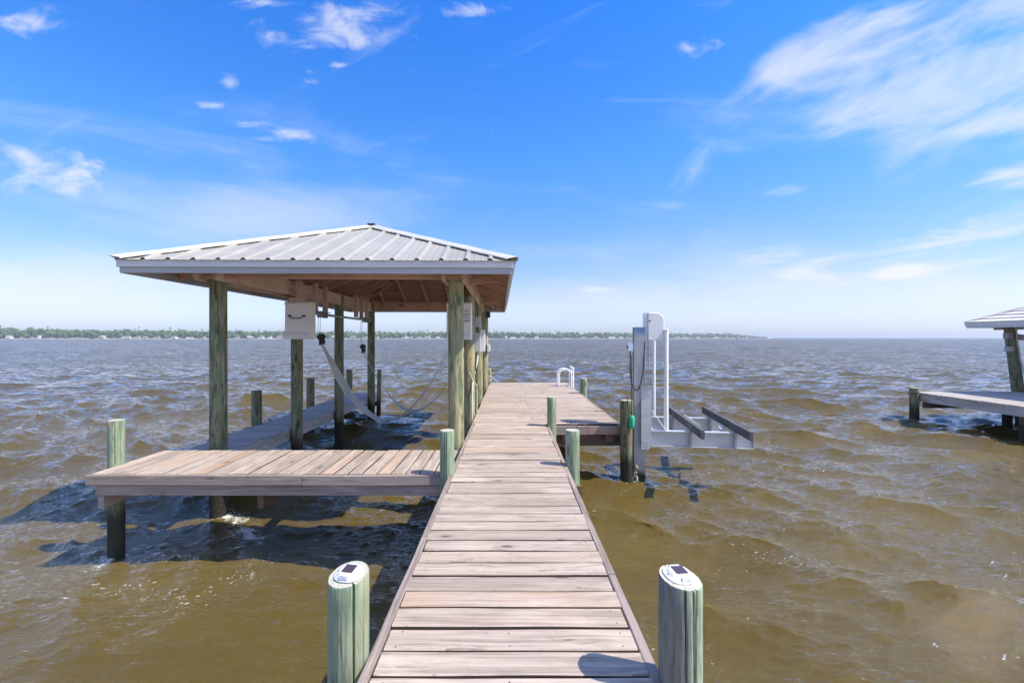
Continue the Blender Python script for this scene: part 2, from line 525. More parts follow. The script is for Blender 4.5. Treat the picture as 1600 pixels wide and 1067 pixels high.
def plain(name, col, rough=0.5, metal=0.0, var=0.15, scale=6.0, spec=0.4, bstr=0.1, stain=None, stain_amt=0.5, stretch=(1, 1, 1)):
    m, t = new_mat(name)
    pos = t.v('MULTIPLY', t.n('ShaderNodeTexCoord').outputs['Object'], stretch)
    n = t.noise(pos, scale, 6, 0.65)
    n2 = t.noise(pos, scale * 9, 4, 0.6)
    c = t.mix(t.ss(n, 0.3, 0.7), tuple(x * (1 - var) for x in col), tuple(min(1, x * (1 + var * 0.5)) for x in col))
    if stain:
        c = t.mix(t.m('MULTIPLY', t.ss(n, 0.55, 0.75), stain_amt), c, stain)
    rr = t.lin(n2, 0.3, 0.7, rough * 0.85, min(1, rough * 1.15))
    finish(t, c, rr, n2, bstr, 0.003, metal, spec)
    return m


M['roof'] = plain('roof_sheet', (0.39, 0.365, 0.32), 0.42, 0.0, 0.16, 1.6, 0.5, 0.06, stain=(0.36, 0.29, 0.26), stain_amt=0.4, stretch=(1, 1, 1))
M['cream_roof'] = plain('cream_roof', (0.78, 0.73, 0.62), 0.6, 0.0, 0.15, 3.0)
M['cream_fascia'] = plain('cream_fascia', (0.74, 0.74, 0.70), 0.6, 0.0, 0.1, 3.0)
M['roofcap'] = plain('roof_cap', (0.56, 0.545, 0.49), 0.45, 0.0, 0.12, 2.5, stain=(0.40, 0.37, 0.33))
M['fascia'] = plain('fascia_paint', (0.62, 0.62, 0.62), 0.45, 0.0, 0.10, 3.0, stain=(0.45, 0.44, 0.44), stain_amt=0.5, stretch=(0.3, 0.3, 3))
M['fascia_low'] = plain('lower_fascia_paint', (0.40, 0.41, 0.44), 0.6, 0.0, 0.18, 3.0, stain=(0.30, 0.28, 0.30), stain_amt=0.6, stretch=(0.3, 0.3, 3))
M['black_cap'] = plain('ridge_end', (0.05, 0.06, 0.06), 0.6)
M['white_box'] = plain('white_fibreglass', (0.74, 0.70, 0.66), 0.4, 0.0, 0.08, 3.0, stain=(0.55, 0.47, 0.42), stain_amt=0.4)
M['white_plastic'] = plain('white_plastic', (0.82, 0.81, 0.79), 0.35, 0.0, 0.06, 5.0)
M['alu'] = plain('aluminium', (0.60, 0.61, 0.62), 0.42, 0.35, 0.14, 4.0, bstr=0.05, stain=(0.5, 0.5, 0.5), stretch=(1, 1, 3))
M['alu_white'] = plain('white_coated_aluminium', (0.80, 0.81, 0.83), 0.38, 0.0, 0.08, 4.0)
M['galv'] = plain('galvanised_steel', (0.38, 0.39, 0.40), 0.45, 0.5, 0.3, 12.0, stain=(0.24, 0.2, 0.16))
M['dark_metal'] = plain('dark_metal', (0.05, 0.05, 0.055), 0.5, 0.3, 0.3, 20.0)
M['rusty'] = plain('rusty_steel', (0.20, 0.16, 0.13), 0.7, 0.2, 0.4, 20.0, stain=(0.25, 0.11, 0.05))
M['black_rubber'] = plain('black_rubber', (0.02, 0.02, 0.022), 0.55)
M['solar'] = plain('solar_cell', (0.075, 0.05, 0.06), 0.2, 0.0, 0.2, 30.0, spec=0.6)
M['lens'] = plain('clear_lens', (0.50, 0.51, 0.56), 0.15, 0.0, 0.2, 40.0, spec=0.7)
M['webbing'] = plain('webbing', (0.52, 0.52, 0.47), 0.85, 0.0, 0.2, 5.0, bstr=0.3, stain=(0.34, 0.36, 0.28), stain_amt=0.6)
M['green_plastic'] = plain('green_plastic', (0.03, 0.42, 0.22), 0.4, 0.0, 0.15, 10.0)
M['rope'] = plain('pale_rope', (0.55, 0.52, 0.45), 0.9, 0.0, 0.3, 60.0, bstr=0.6)
M['conduit'] = plain('pale_conduit', (0.60, 0.56, 0.48), 0.6, 0.0, 0.2, 8.0)
M['grey_box'] = plain('grey_enclosure', (0.50, 0.51, 0.53), 0.5, 0.1, 0.1, 8.0)
M['marking'] = plain('blue_marking', (0.06, 0.09, 0.28), 0.6)


def mast_mat():
    m, t = new_mat('weathered_mast')
    pos = t.n('ShaderNodeNewGeometry').outputs['Position']
    px, py, pz = t.sep(pos)
    n = t.noise(t.v('MULTIPLY', pos, (1, 1, 0.3)), 9.0, 5, 0.6)
    c = t.mix(t.ss(n, 0.35, 0.65), (0.33, 0.34, 0.37), (0.42, 0.43, 0.45))
    c = t.mix(t.m('MULTIPLY', t.ss(t.m('ADD', pz, t.m('MULTIPLY', n, 0.15)), 2.36, 2.46), 0.7), c, (0.08, 0.20, 0.42))     # blue paint rubbed round the top
    c = t.mix(t.m('MULTIPLY', t.m('SUBTRACT', 1.0, t.ss(t.m('ADD', pz, t.m('MULTIPLY', n, 0.3)), 0.35, 0.95)), 0.45), c, (0.22, 0.18, 0.14))
    c = t.mix(t.m('SUBTRACT', 1.0, t.ss(t.m('ADD', pz, t.m('MULTIPLY', n, 0.2)), 0.26, 0.38)), c, (0.025, 0.022, 0.018))
    finish(t, c, 0.5, n, 0.1, 0.003, 0.2)
    return m




def tree_mat():
    m, t = new_mat('shore_foliage')
    pos = t.n('ShaderNodeNewGeometry').outputs['Position']
    ri = t.n('ShaderNodeNewGeometry').outputs['Random Per Island']
    n = t.noise(pos, 0.25, 5, 0.7)
    c = t.mix(ri, (0.055, 0.10, 0.03), (0.15, 0.23, 0.07))
    c = t.mix(t.ss(n, 0.4, 0.65), c, (0.07, 0.095, 0.04))
    finish(t, c, 0.8, n, 1.0, 2.0, spec=0.2)
    return m


M['tree'] = tree_mat()
M['sand'] = plain('pale_shore_sand', (0.52, 0.48, 0.40), 0.9, 0.0, 0.3, 0.05)
M['house_wall'] = plain('pale_house_wall', (0.72, 0.70, 0.66), 0.7, 0.0, 0.15, 0.2)
M['house_wall_tan'] = plain('tan_house_wall', (0.50, 0.40, 0.32), 0.7, 0.0, 0.15, 0.2)
M['house_roof'] = plain('grey_house_roof', (0.30, 0.29, 0.29), 0.8, 0.0, 0.3, 0.2)
M['house_roof_pale'] = plain('pale_house_roof', (0.62, 0.62, 0.62), 0.6, 0.0, 0.2, 0.2)


# ------------------------------------------------------------------ piling
def pile(name, parent, x, y, r, ztop, mat, zbot=-1.2, lean=(0, 0), tilt=(0, 0), cracks=3, seg=72, seed=0, label=None, rough=1.0, taper=0.02, extra=()):
    rs = random.Random(seed * 31 + 5)
    H = ztop - zbot
    nr = max(12, int(H / 0.045)) if seg > 60 else max(10, int(H / 0.12))
    cr = [(rs.uniform(0, 2 * math.pi), rs.uniform(0.006, 0.012), rs.uniform(0.025, 0.045), rs.uniform(0.3, 1.2)) for _ in range(cracks)] + list(extra)
    vs, fs, gs = [], [], []
    for k in range(nr + 1):
        f = k / nr
        z = zbot + H * f
        for i in range(seg):
            th = 2 * math.pi * i / seg
            rr = r * (1 + taper * (1 - f))
            rr *= 1 + 0.018 * rough * mnoise.noise(Vector((math.cos(th) * 1.3, math.sin(th) * 1.3, z * 0.9 + seed * 7)))
            rr += 0.0022 * rough * mnoise.noise(Vector((math.cos(th) * 9, math.sin(th) * 9, z * 1.2 + seed * 3)))
            for (a, dep, wid, ln) in cr:
                da = (th - a - 0.12 * mnoise.noise(Vector((z * 1.5, a, seed))) + math.pi) % (2 * math.pi) - math.pi
                fade = min(1.0, max(0.0, (z - (ztop - ln)) / (ln * 0.4) + 0.15))
                rr -= dep * math.exp(-(da / wid) ** 2) * fade * r / 0.09
            if k == nr:
                rr -= 0.003
            zz = z
            tz = tilt[0] * math.cos(th) * r + tilt[1] * math.sin(th) * r
            if k == nr:
                zz += tz + 0.0015 * mnoise.noise(Vector((math.cos(th) * 8, math.sin(th) * 8, seed)))
            elif k == nr - 1:
                zz = ztop - 0.004 + tz
            vs.append((x + math.cos(th) * rr + lean[0] * (z - DECK), y + math.sin(th) * rr + lean[1] * (z - DECK), zz))
            gs.append((math.cos(th) * rr, math.sin(th) * rr, 0.5))
    for k in range(nr):
        for i in range(seg):
            j = (i + 1) % seg
            fs.append((k * seg + i, k * seg + j, (k + 1) * seg + j, (k + 1) * seg + i))
    mb = MB()
    mb.add(vs, fs, gs)
    # sawn end: two inner rings and a centre
    mb.slot = 1
    top = [vs[nr * seg + i] for i in range(seg)]
    cx = sum(p[0] for p in top) / seg
    cy = sum(p[1] for p in top) / seg
    cz = sum(p[2] for p in top) / seg
    v2, f2, g2 = list(top), [], [(p[0] - cx, p[1] - cy, 0.5) for p in top]
    v2.append((cx, cy, cz + 0.002))
    g2.append((0, 0, 0.5))
    for i in range(seg):
        f2.append((i, (i + 1) % seg, seg))
    mb.add(v2, f2, g2)
    o = mb.build(name, [mat, M['pile_end']], parent, smooth=True)
    if label:
        o['label'] = label
    return o


# ------------------------------------------------------------------ the main pier
pier = empty('pier', (0, 4, 0), 'long weathered plank walkway of the pier widening to a platform at its far end', 'pier')
PITCH = 0.153
mb = MB()
y = 0.9
YW = 7.10      # where the deck widens
YE = 13.72
while y < YE - 0.05:
    wd = PITCH - random.uniform(0.011, 0.020)
    x1 = 0.555 if y < YW else 1.69
    dz = random.uniform(-0.003, 0.003)
    yc = y + PITCH / 2
    e0, e1 = random.uniform(-0.006, 0.006), random.uniform(-0.006, 0.006)
    near = y < 6
    if y < YW:
        mb.board((-0.555 + e0, yc, DECK - 0.019 + dz), (x1 + e1, yc, DECK - 0.019 + dz), wd, 0.038, seg=14 if near else 6, wob=0.005, bev=0.004, edge_slot=2,
                 cup=random.uniform(-0.001, 0.003))
    else:
        xs = random.choice([0.35, 0.62, 0.95])
        mb.board((-0.60 + e0, yc, DECK - 0.019 + dz), (xs - 0.003, yc, DECK - 0.019 + dz), wd, 0.038, seg=6, wob=0.004, bev=0.004, edge_slot=2)
        mb.board((xs + 0.003, yc, DECK - 0.019 + dz), (x1 + e1, yc, DECK - 0.019 + dz), wd, 0.038, seg=5, wob=0.004, bev=0.004, edge_slot=2)
    if y < 8.0:
        for xj in (-0.50, 0.0, 0.50):
            for sy in (-0.045, 0.045):
                a_, b_ = xj + random.uniform(-0.008, 0.008), yc + sy + random.uniform(-0.006, 0.006)
                mb.slot = 1
                mb.tube([(a_, b_, DECK - 0.004 + dz), (a_, b_, DECK + 0.0012 + dz)], 0.0042, 6)
                mb.slot = 0
    y += PITCH
mb.build('decking', [M['deck'], M['rusty'], M['plank_side']], pier)
mb = MB()
for y0, y1 in ((0.9, 3.1), (3.106, 5.4), (5.406, 7.6)):
    mb.board((-0.581, y0, DECK - 0.07), (-0.581, y1, DECK - 0.07), 0.042, 0.142, seg=12, wob=0.006, bev=0.004)
mb.board((-0.581, 7.606, DECK - 0.115), (-0.581, 13.7, DECK - 0.115), 0.042, 0.142, seg=12, wob=0.006, bev=0.004)
mb.build('edge_board', M['rimwood'], pier)
mb = MB()
for y0, y1 in ((0.9, 2.6), (2.606, 4.9), (4.906, 6.95)):
    mb.board((0.581, y0, DECK - 0.07), (0.581, y1, DECK - 0.07), 0.042, 0.142, seg=12, wob=0.006, bev=0.004)
mb.build('edge_board', M['rimwood'], pier)
mb = MB()   # boards round the wide platform
mb.board((0.64, 7.08, DECK - 0.085), (1.20, 7.08, DECK - 0.085), 0.04, 0.135, bev=0.004)
mb.board((1.206, 7.085, DECK - 0.085), (1.70, 7.085, DECK - 0.085), 0.04, 0.13, bev=0.004)
mb.build('platform_fascia', M['rimwood'], pier)
mb = MB()
mb.board((1.712, 7.08, DECK - 0.07), (1.712, 13.72, DECK - 0.07), 0.04, 0.14, seg=8, wob=0.004, bev=0.004)
mb.board((-0.6, 13.745, DECK - 0.07), (1.73, 13.745, DECK - 0.07), 0.04, 0.14, bev=0.004)
mb.build('platform_fascia', M['rimwood'], pier)
mb = MB()
for xx in (-0.50, 0.0, 0.50):
    mb.board((xx, 0.9, DECK - 0.115), (xx, 13.6, DECK - 0.115), 0.045, 0.15)
for xx in (1.05, 1.62):
    mb.board((xx, 7.11, DECK - 0.125), (xx, 13.6, DECK - 0.125), 0.045, 0.16)
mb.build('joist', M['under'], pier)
for yy, xa, xb in ((1.9, -0.75, 0.75), (4.65, -0.75, 0.75), (7.15, -0.72, 1.86), (9.3, -0.72, 1.86), (11.2, -0.72, 1.86), (13.35, -0.72, 1.78)):
    mb = MB()
    mb.board((xa, yy + 0.12, DECK - 0.28), (xb, yy + 0.12, DECK - 0.28), 0.045, 0.17)
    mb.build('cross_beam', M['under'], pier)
# stub blocks under the platform's front edge
for bx, bw in ((0.86, 0.09), (1.56, 0.14)):
    mb = MB()
    mb.box((bx, 7.16, DECK - 0.21), (bw, 0.09, 0.13))
    mb.build('block', M['under'], pier)

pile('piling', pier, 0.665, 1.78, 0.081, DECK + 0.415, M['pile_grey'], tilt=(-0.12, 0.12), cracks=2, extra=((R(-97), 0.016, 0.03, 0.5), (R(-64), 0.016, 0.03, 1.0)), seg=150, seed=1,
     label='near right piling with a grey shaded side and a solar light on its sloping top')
pile('piling', pier, -0.688, 1.94, 0.083, DECK + 0.345, M['pile_pale'], tilt=(0.08, 0.20), cracks=2, extra=((R(-56), 0.024, 0.032, 2.0),), seg=150, seed=2,
     label='near left green piling split by a long dark crack, solar light on top')
pile('piling', pier, -0.622, 4.50, 0.071, DECK + 0.460 - 0.02, M['pile_pale'], cracks=9, seg=110, seed=3, rough=1.6,
     label='deeply grooved pale piling between the walkway and the left side platform')
pile('piling', pier, 0.662, 4.83, 0.073, DECK + 0.375, M['pile_pale'], cracks=4, seg=90, seed=4)
pile('piling', pier, 0.640, 7.0, 0.070, DECK + 0.445, M['pile_pale'], cracks=3, seg=72, seed=5)
pile('piling', pier, 1.79, 11.1, 0.085, DECK + 0.37, M['pile_pale'], cracks=3, seg=64, seed=6)
pile('piling', pier, -0.635, 13.50, 0.075, DECK + 0.45, M['pile_tan'], cracks=3, seg=64, seed=7)
pile('piling', pier, 1.775, 6.93, 0.096, CAMZ - 0.945, M['pile_dark'], cracks=3, seg=90, seed=8, label='dark footed corner piling beside the metal boat lift mast')

# tie-off rope on the far left piling
rope = empty('rope', (-0.635, 13.5, DECK + 0.2), 'pale mooring rope wound round the far left piling of the pier', 'rope')
mb = MB()
pts = []
for k in range(90):
    a = k * 0.35
    pts.append((-0.635 + 0.088 * math.cos(a), 13.5 + 0.088 * math.sin(a), DECK + 0.03 + 0.20 * k / 90))
for k in range(8):
    pts.append((-0.55 + 0.03 * k, 13.42 + 0.01 * k, DECK + 0.20 - 0.024 * k if k < 7 else DECK + 0.012))
mb.tube(pts, 0.011, 6)
mb.build('rope_coil', M['rope'], rope, smooth=True)


# solar lights on the two near pilings
def solar_light(x, y, z, rz, tilt, label):
    root = empty('solar_light', (x, y, z), label, 'solar light', 'solar lights on the near pilings')
    X = Matrix.Translation((x, y, z)) @ Matrix.Rotation(tilt[1], 4, 'X') @ Matrix.Rotation(tilt[0], 4, 'Y') @ Matrix.Rotation(rz, 4, 'Z')
    mb = MB(X)
    n = 40
    ring = []
    for i in range(n):
        a = 2 * math.pi * i / n
        c, s = math.cos(a), math.sin(a)
        ring.append((0.060 * math.copysign(abs(c) ** 0.75, c), 0.052 * math.copysign(abs(s) ** 0.75, s)))
    lv = [(1.0, 0.0), (1.0, 0.004), (0.96, 0.006), (0.82, 0.008), (0.68, 0.020), (0.62, 0.022)]
    vs, fs = [], []
    for sc, h in lv:
        for a, b in ring:
            vs.append((a * sc, b * (sc if sc > 0.9 else sc * 1.08), h))
    for k in range(len(lv) - 1):
        for i in range(n):
            j = (i + 1) % n
            fs.append((k * n + i, k * n + j, (k + 1) * n + j, (k + 1) * n + i))
    fs.append(tuple((len(lv) - 1) * n + i for i in range(n)))
    mb.add(vs, fs)
    mb.build('housing', M['white_plastic'], root, smooth=True)
    mb = MB(X)
    mb.box((0.0, 0.004, 0.0232), (0.052, 0.046, 0.003), bev=0.001)
    mb.build('solar_panel', M['solar'], root)
    for s in (-1, 1):
        mb = MB(X @ Matrix.Translation((0.0, s * 0.0430, 0.0150)) @ Matrix.Rotation(s * R(-50), 4, 'X'))
        mb.box((0, 0, 0), (0.042, 0.014, 0.004), bev=0.001)
        mb.build('lens', M['lens'], root)
    for s in (-1, 1):
        mb = MB(X)
        mb.tube([(s * 0.051, 0.0, 0.008), (s * 0.051, 0.0, 0.0115)], 0.0035, 10)
        mb.build('screw', M['galv'], root)
    return root


solar_light(-0.682, 1.935, DECK + 0.348, R(-14), (R(-4.5), R(11.3)), 'white solar light on the cracked green piling left of the walkway')
solar_light(0.663, 1.785, DECK + 0.418, R(14), (R(6.8), R(6.8)), 'white solar light on the sloping top of the near right piling')

# ------------------------------------------------------------------ left side platform
side = empty('side_platform', (-2.4, 5, 0), 'low side platform of lengthwise planks reaching left from the walkway', 'platform')
PX0, PX1, PY0, PY1 = -4.17, -0.612, 4.50, 5.48
mb = MB()
x = PX0
while x < PX1 - 0.06:
    wd = 0.142 - random.uniform(0.008, 0.016)
    if not (abs(x + 0.071 + 0.622) < 0.0):
        dz = random.uniform(-0.003, 0.003)
        y0 = PY0 + 0.022
        mb.board((x + 0.071, y0, DECK - 0.019 + dz), (x + 0.071, PY1 + random.uniform(-0.01, 0.01), DECK - 0.019 + dz), wd, 0.038, seg=7, wob=0.005, bev=0.004, edge_slot=1,
                 cup=random.uniform(-0.001, 0.003))
    x += 0.142
mb.build('decking', [M['deck'], M['plank_side']], side)
mb = MB()
mb.board((PX0 - 0.012, PY0, DECK - 0.052), (-2.05, PY0, DECK - 0.052), 0.042, 0.100, seg=10, wob=0.004, bev=0.005)
mb.board((-2.045, PY0, DECK - 0.054), (PX1 - 0.07, PY0, DECK - 0.054), 0.042, 0.098, seg=8, wob=0.004, bev=0.005)
mb.build('rim_board', M['rimwood'], side)
mb = MB()
mb.board((PX0 + 0.06, PY0 + 0.028, DECK - 0.155), (PX1 - 0.08, PY0 + 0.028, DECK - 0.155), 0.042, 0.112, seg=12, wob=0.004, bev=0.006)
mb.build('skirt_board', M['rimwood'], side)
mb = MB()
mb.board((PX0 + 0.05, PY1 - 0.03, DECK - 0.12), (PX1, PY1 - 0.03, DECK - 0.12), 0.042, 0.16)
for yy in (4.85, 5.12):
    mb.board((PX0 + 0.05, yy, DECK - 0.115), (PX1, yy, DECK - 0.115), 0.042, 0.15)
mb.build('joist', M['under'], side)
for xx in (-4.10, -4.30, -2.5):
    mb = MB()
    mb.board((xx + (0.06 if xx < -4.2 else 0), 4.56 if xx > -4.2 else 4.75, DECK - 0.285), (xx + (0.06 if xx < -4.2 else 0), 5.75, DECK - 0.285), 0.06 if xx > -4.2 else 0.045, 0.145, bev=0.006)
    if xx == -4.30:
        continue
    mb.build('cross_beam', M['rimwood'] if xx < -4 else M['under'], side)
pile('piling', side, -4.205, 4.86, 0.0745, DECK + 0.475, M['pile_pale'], cracks=4, seg=100, seed=11, label='pale green piling at the outer end of the side platform')

# ------------------------------------------------------------------ catwalk along the outside of the slip
cat = empty('catwalk', (-4.2, 9, 0), 'narrow shaded catwalk running out along the left side of the boathouse', 'catwalk')
CZ = CAMZ - 1.60
mb = MB()
yy = 5.6
while yy < 13.2:
    dz = random.uniform(-0.004, 0.004)
    mb.board((-4.64 + random.uniform(-.01, .01), yy + 0.07, CZ - 0.019 + dz), (-3.915 + random.uniform(-.008, .008), yy + 0.07, CZ - 0.019 + dz), 0.137, 0.038, seg=4, wob=0.005)
    yy += 0.143
mb.build('decking', M['catwalk'], cat)
mb = MB()
mb.board((-3.89, 5.55, CZ - 0.10), (-3.89, 13.25, CZ - 0.10), 0.042, 0.19, seg=10, wob=0.005, bev=0.004)
mb.build('edge_board', M['catwalk'], cat)
mb = MB()
mb.board((-4.63, 5.55, CZ - 0.12), (-4.63, 13.25, CZ - 0.12), 0.042, 0.15, seg=10, wob=0.005, bev=0.004)
mb.build('edge_board', M['catwalk'], cat)
for yy in (6.3, 8.6, 10.9, 13.0):
    mb = MB()
    mb.board((-4.85, yy, CZ - 0.27), (-3.7, yy, CZ - 0.27), 0.045, 0.14)
    mb.build('cross_beam', M['under'], cat)
for i, (px_, yy, zt) in enumerate(((-4.735, 8.5, CAMZ - 0.975), (-4.745, 10.82, CAMZ - 0.95), (-4.70, 13.3, CAMZ - 0.92))):
    pile('piling', cat, px_, yy, 0.088, zt, M['pile_dark'], cracks=2, seg=56, seed=20 + i)
pile('piling', cat, -3.84, 13.35, 0.060, CAMZ - 0.92, M['pile_dark'], cracks=2, seg=48, seed=24, lean=(0.02, 0))


# ------------------------------------------------------------------ hip roof
def hip_roof(root, org, th, Wd, L, z0, slope, pitch, rib_h, names, cap_w=0.13, courses=False, mats=('roof', 'roofcap', 'fascia', 'fascia_low'), soffit=True, rafter_step=0.6):
    """org = middle of the near eave; local x to the right, y away; eave rectangle Wd x L"""
    X = Matrix.Translation((org[0], org[1], 0)) @ Matrix.Rotation(th, 4, 'Z')
    h2 = Wd / 2
    # (corner, direction along the eave, inward direction, eave length)
    sides = [((-h2, 0), (1, 0), (0, 1), Wd), ((h2, 0), (0, 1), (-1, 0), L), ((h2, L), (-1, 0), (0, -1), Wd), ((-h2, L), (0, -1), (1, 0), L)]
    roof_o = None
    for si, (c, d, n, ln) in enumerate(sides):
        mb = MB(X)
        def P(s, t, h=0.0):
            return (c[0] + d[0] * s + n[0] * t, c[1] + d[1] * s + n[1] * t, z0 + slope * t + h)
        ov = 0.035
        prof = [(0.0, 0.0)]
        k0 = (ln % pitch) / 2 + 0.02
        s = k0
        while s < ln - 0.05:
            for ds, hh in ((-0.036, 0), (-0.020, 0.8), (-0.010, 1.0), (0.010, 1.0), (0.020, 0.8), (0.036, 0)):
                prof.append((s + ds, hh * rib_h))
            # two low stiffening beads between the ribs
            if s + pitch < ln - 0.05:
                for q in (0.36, 0.64):
                    for ds, hh in ((-0.012, 0), (0, 0.16), (0.012, 0)):
                        prof.append((s + pitch * q + ds, hh * rib_h))
            s += pitch
        prof.append((ln, 0.0))
        vs, fs, gs = [], [], []
        for (s, hh) in prof:
            tm = max(0.0, min(s, ln - s, h2)) - 0.02
            tm = max(tm, 0.001)
            vs += [P(s, -ov, hh), P(s, tm, hh)]
            gs += [(0, s, 0.5), (tm, s, 0.5)]
        for i in range(len(prof) - 1):
            fs.append((2 * i, 2 * i + 2, 2 * i + 3, 2 * i + 1))
        if courses:      # stepped courses running along the eave instead of ribs
            vs, fs, gs = [], [], []
            tt = -0.03
            while tt < h2 - 0.1:
                t1 = min(tt + pitch, h2 - 0.02)
                a_, b_ = max(0.0, tt), max(0.0, t1)
                o_ = len(vs)
                nn_ = max(2, int((ln - 2 * a_) / 0.35))
                for k_ in range(nn_ + 1):
                    f_ = k_ / nn_
                    wv = rib_h * (1.0 + 0.25 * math.sin(k_ * 3.1))
                    vs += [P(a_ + (ln - 2 * a_) * f_, tt, 0.0), P(a_ + (ln - 2 * a_) * f_, tt, wv), P(b_ + (ln - 2 * b_) * f_, t1, 0.004)]
                    gs += [(0, 0, .5)] * 3
                for k_ in range(nn_):
                    q_ = o_ + k_ * 3
                    fs += [(q_, q_ + 3, q_ + 4, q_ + 1), (q_ + 1, q_ + 4, q_ + 5, q_ + 2)]
                tt = t1
        mb.add(vs, fs, gs)
        o = mb.build('roof_panel', M[mats[0]], root)
        sm = o.modifiers.new('sheet', 'SOLIDIFY')
        sm.thickness = 0.0025
        sm.offset = -1
        if soffit:
            # sheathing boards seen from below
            mb = MB(X)
            bw = 0.15
            tt = 0.02
            while tt < h2 - 0.03:
                t1 = min(tt + bw - 0.006, h2 - 0.01)
                rn = random.random()
                sd_ = random.uniform(0, 50)
                v8, g8 = [], []
                for hh in (-0.012, -0.030):
                    for (s_, t_) in ((tt, tt), (ln - tt, tt), (ln - t1, t1), (t1, t1)):
                        v8.append(P(s_, t_, hh))
                        g8.append((s_ + sd_, t_, rn))
                mb.add(v8, [(0, 1, 2, 3), (7, 6, 5, 4), (0, 4, 5, 1), (1, 5, 6, 2), (2, 6, 7, 3), (3, 7, 4, 0)], g8)
                tt += bw
            mb.build('sheathing', M['sheath'], root)
            # jack and common rafters, each a part
            s = rafter_step * 0.6
            while s < ln - 0.2:
                tm = min(s, ln - s, h2) - 0.03
                if tm > 0.15:
                    mb = MB(X)
                    a, b = P(s, 0.03, -0.088), P(s, tm, -0.088)
                    mb.board(a, b, 0.038, 0.112)
                    mb.build('rafter', M['rafter'], root)
                s += rafter_step
    # hip rafters, hip caps, ridge
    ridge = [(0, h2), (0, L - h2)]
    for (cx_, cy_, r_) in ((-h2, 0, 0), (h2, 0, 0), (h2, L, 1), (-h2, L, 1)):
        tx, ty = ridge[r_]
        a = Vector((cx_, cy_, z0))
        b = Vector((tx, ty, z0 + slope * h2))
        if soffit:
            mb = MB(X)
            mb.board(a + Vector((0, 0, -0.10)) + (b - a) * 0.012, b + Vector((0, 0, -0.10)), 0.045, 0.13)
            mb.build('hip_rafter', M['rafter'], root)
        dirv = (b - a).normalized()
        # a bent cap: two wings riding on top of the ribs
        e1 = Vector((tx - cx_, 0, 0)).normalized()
        e2 = Vector((0, ty - cy_, 0)).normalized()
        mb = MB(X)
        vs, fs, gs = [], [], []
        N = 14
        a2 = a - dirv * 0.09
        for k in range(N + 1):
            p = a2.lerp(b, k / N)
            lift = rib_h + 0.006 + 0.003 * math.sin(k * 2.1)
            wdt = cap_w
            # wing ends lie on the roof planes either side
            pa = p + e1 * wdt
            pb = p + e2 * wdt
            crown = p + Vector((0, 0, lift + 0.022))
            # moving from the hip along e1 stays inside the plane whose inward normal is e2 (no rise)
            la = pa + Vector((0, 0, lift))
            lb = pb + Vector((0, 0, lift))
            la2 = la + Vector((0, 0, -0.012)) + e1 * 0.004
            lb2 = lb + Vector((0, 0, -0.012)) + e2 * 0.004
            vs += [la2, la, crown + e1 * 0.02, crown + e2 * 0.02, lb, lb2]
            gs += [(k * 0.2, 0, .5)] * 6
        for k in range(N):
            for i in range(5):
                fs.append((k * 6 + i, k * 6 + i + 1, (k + 1) * 6 + i + 1, (k + 1) * 6 + i))
        mb.add(vs, fs, gs)
        o = mb.build('hip_cap', M[mats[1]], root)
        sm = o.modifiers.new('sheet', 'SOLIDIFY')
        sm.thickness = 0.003
    mb = MB(X)
    zr = z0 + slope * h2
    vs, fs = [], []
    for yv in (h2 - 0.05, L - h2 + 0.05):
        vs += [(-cap_w, yv, zr - cap_w * slope + rib_h), (0, yv, zr + rib_h + 0.03), (cap_w, yv, zr - cap_w * slope + rib_h)]
    fs = [(0, 1, 4, 3), (1, 2, 5, 4)]
    mb.add(vs, fs)
    o = mb.build('ridge_cap', M[mats[1]], root)
    sm = o.modifiers.new('sheet', 'SOLIDIFY')
    sm.thickness = 0.003
    mb = MB(X)
    mb.board((-0.06, h2 - 0.04, zr + 0.042), (0.06, h2 - 0.04, zr + 0.042), 0.10, 0.014, bev=0.005)
    mb.build('ridge_end_cap', M['black_cap'], root)
    # fascia: upper trim and a lower board set 20 mm back
    def loop(inset, zt, zb, th_, name, mat):
        q = [(-h2 + inset, inset), (h2 - inset, inset), (h2 - inset, L - inset), (-h2 + inset, L - inset)]
        zc, hh = (zt + zb) / 2, zt - zb
        for i in range(4):
            a, b = Vector((*q[i], zc)), Vector((*q[(i + 1) % 4], zc))
            dd = (b - a).normalized()
            if i % 2 == 0:      # near and far boards run corner to corner, the side boards butt between them
                a2, b2 = a - dd * (th_ / 2), b + dd * (th_ / 2)
            else:
                a2, b2 = a + dd * (th_ / 2 + 0.0005), b - dd * (th_ / 2 + 0.0005)
            mb = MB(X)
            mb.board(a2, b2, th_, hh, bev=0.002, seg=8, wob=0.003)
            mb.build(name, mat, root)
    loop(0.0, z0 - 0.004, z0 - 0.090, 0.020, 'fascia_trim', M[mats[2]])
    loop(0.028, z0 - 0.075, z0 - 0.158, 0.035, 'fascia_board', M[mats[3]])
    return X


house = empty('boathouse', (-2.2, 9, 0), 'open boathouse over the slip on green posts under a pale ribbed metal hip roof', 'boathouse')
BO, BT = (-2.20, 5.19), R(1.2)
XR = hip_roof(house, BO, BT, 4.47, 7.91, 3.165, 0.405, 0.279, 0.026, None)

# posts
lefts = [(-3.755, 5.86), (-3.78, 8.07), (-3.775, 10.05), (-3.80, 12.45)]
rights = [(-0.705, 5.94), (-0.722, 8.05), (-0.712, 10.1), (-0.70, 12.45)]
for i, (a, b) in enumerate(lefts):
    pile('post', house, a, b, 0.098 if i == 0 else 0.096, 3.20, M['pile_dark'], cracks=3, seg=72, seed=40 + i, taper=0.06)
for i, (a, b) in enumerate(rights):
    pile('post', house, a, b, 0.100, 3.20, M['pile_tan'], cracks=3, seg=84, seed=50 + i, taper=0.06)
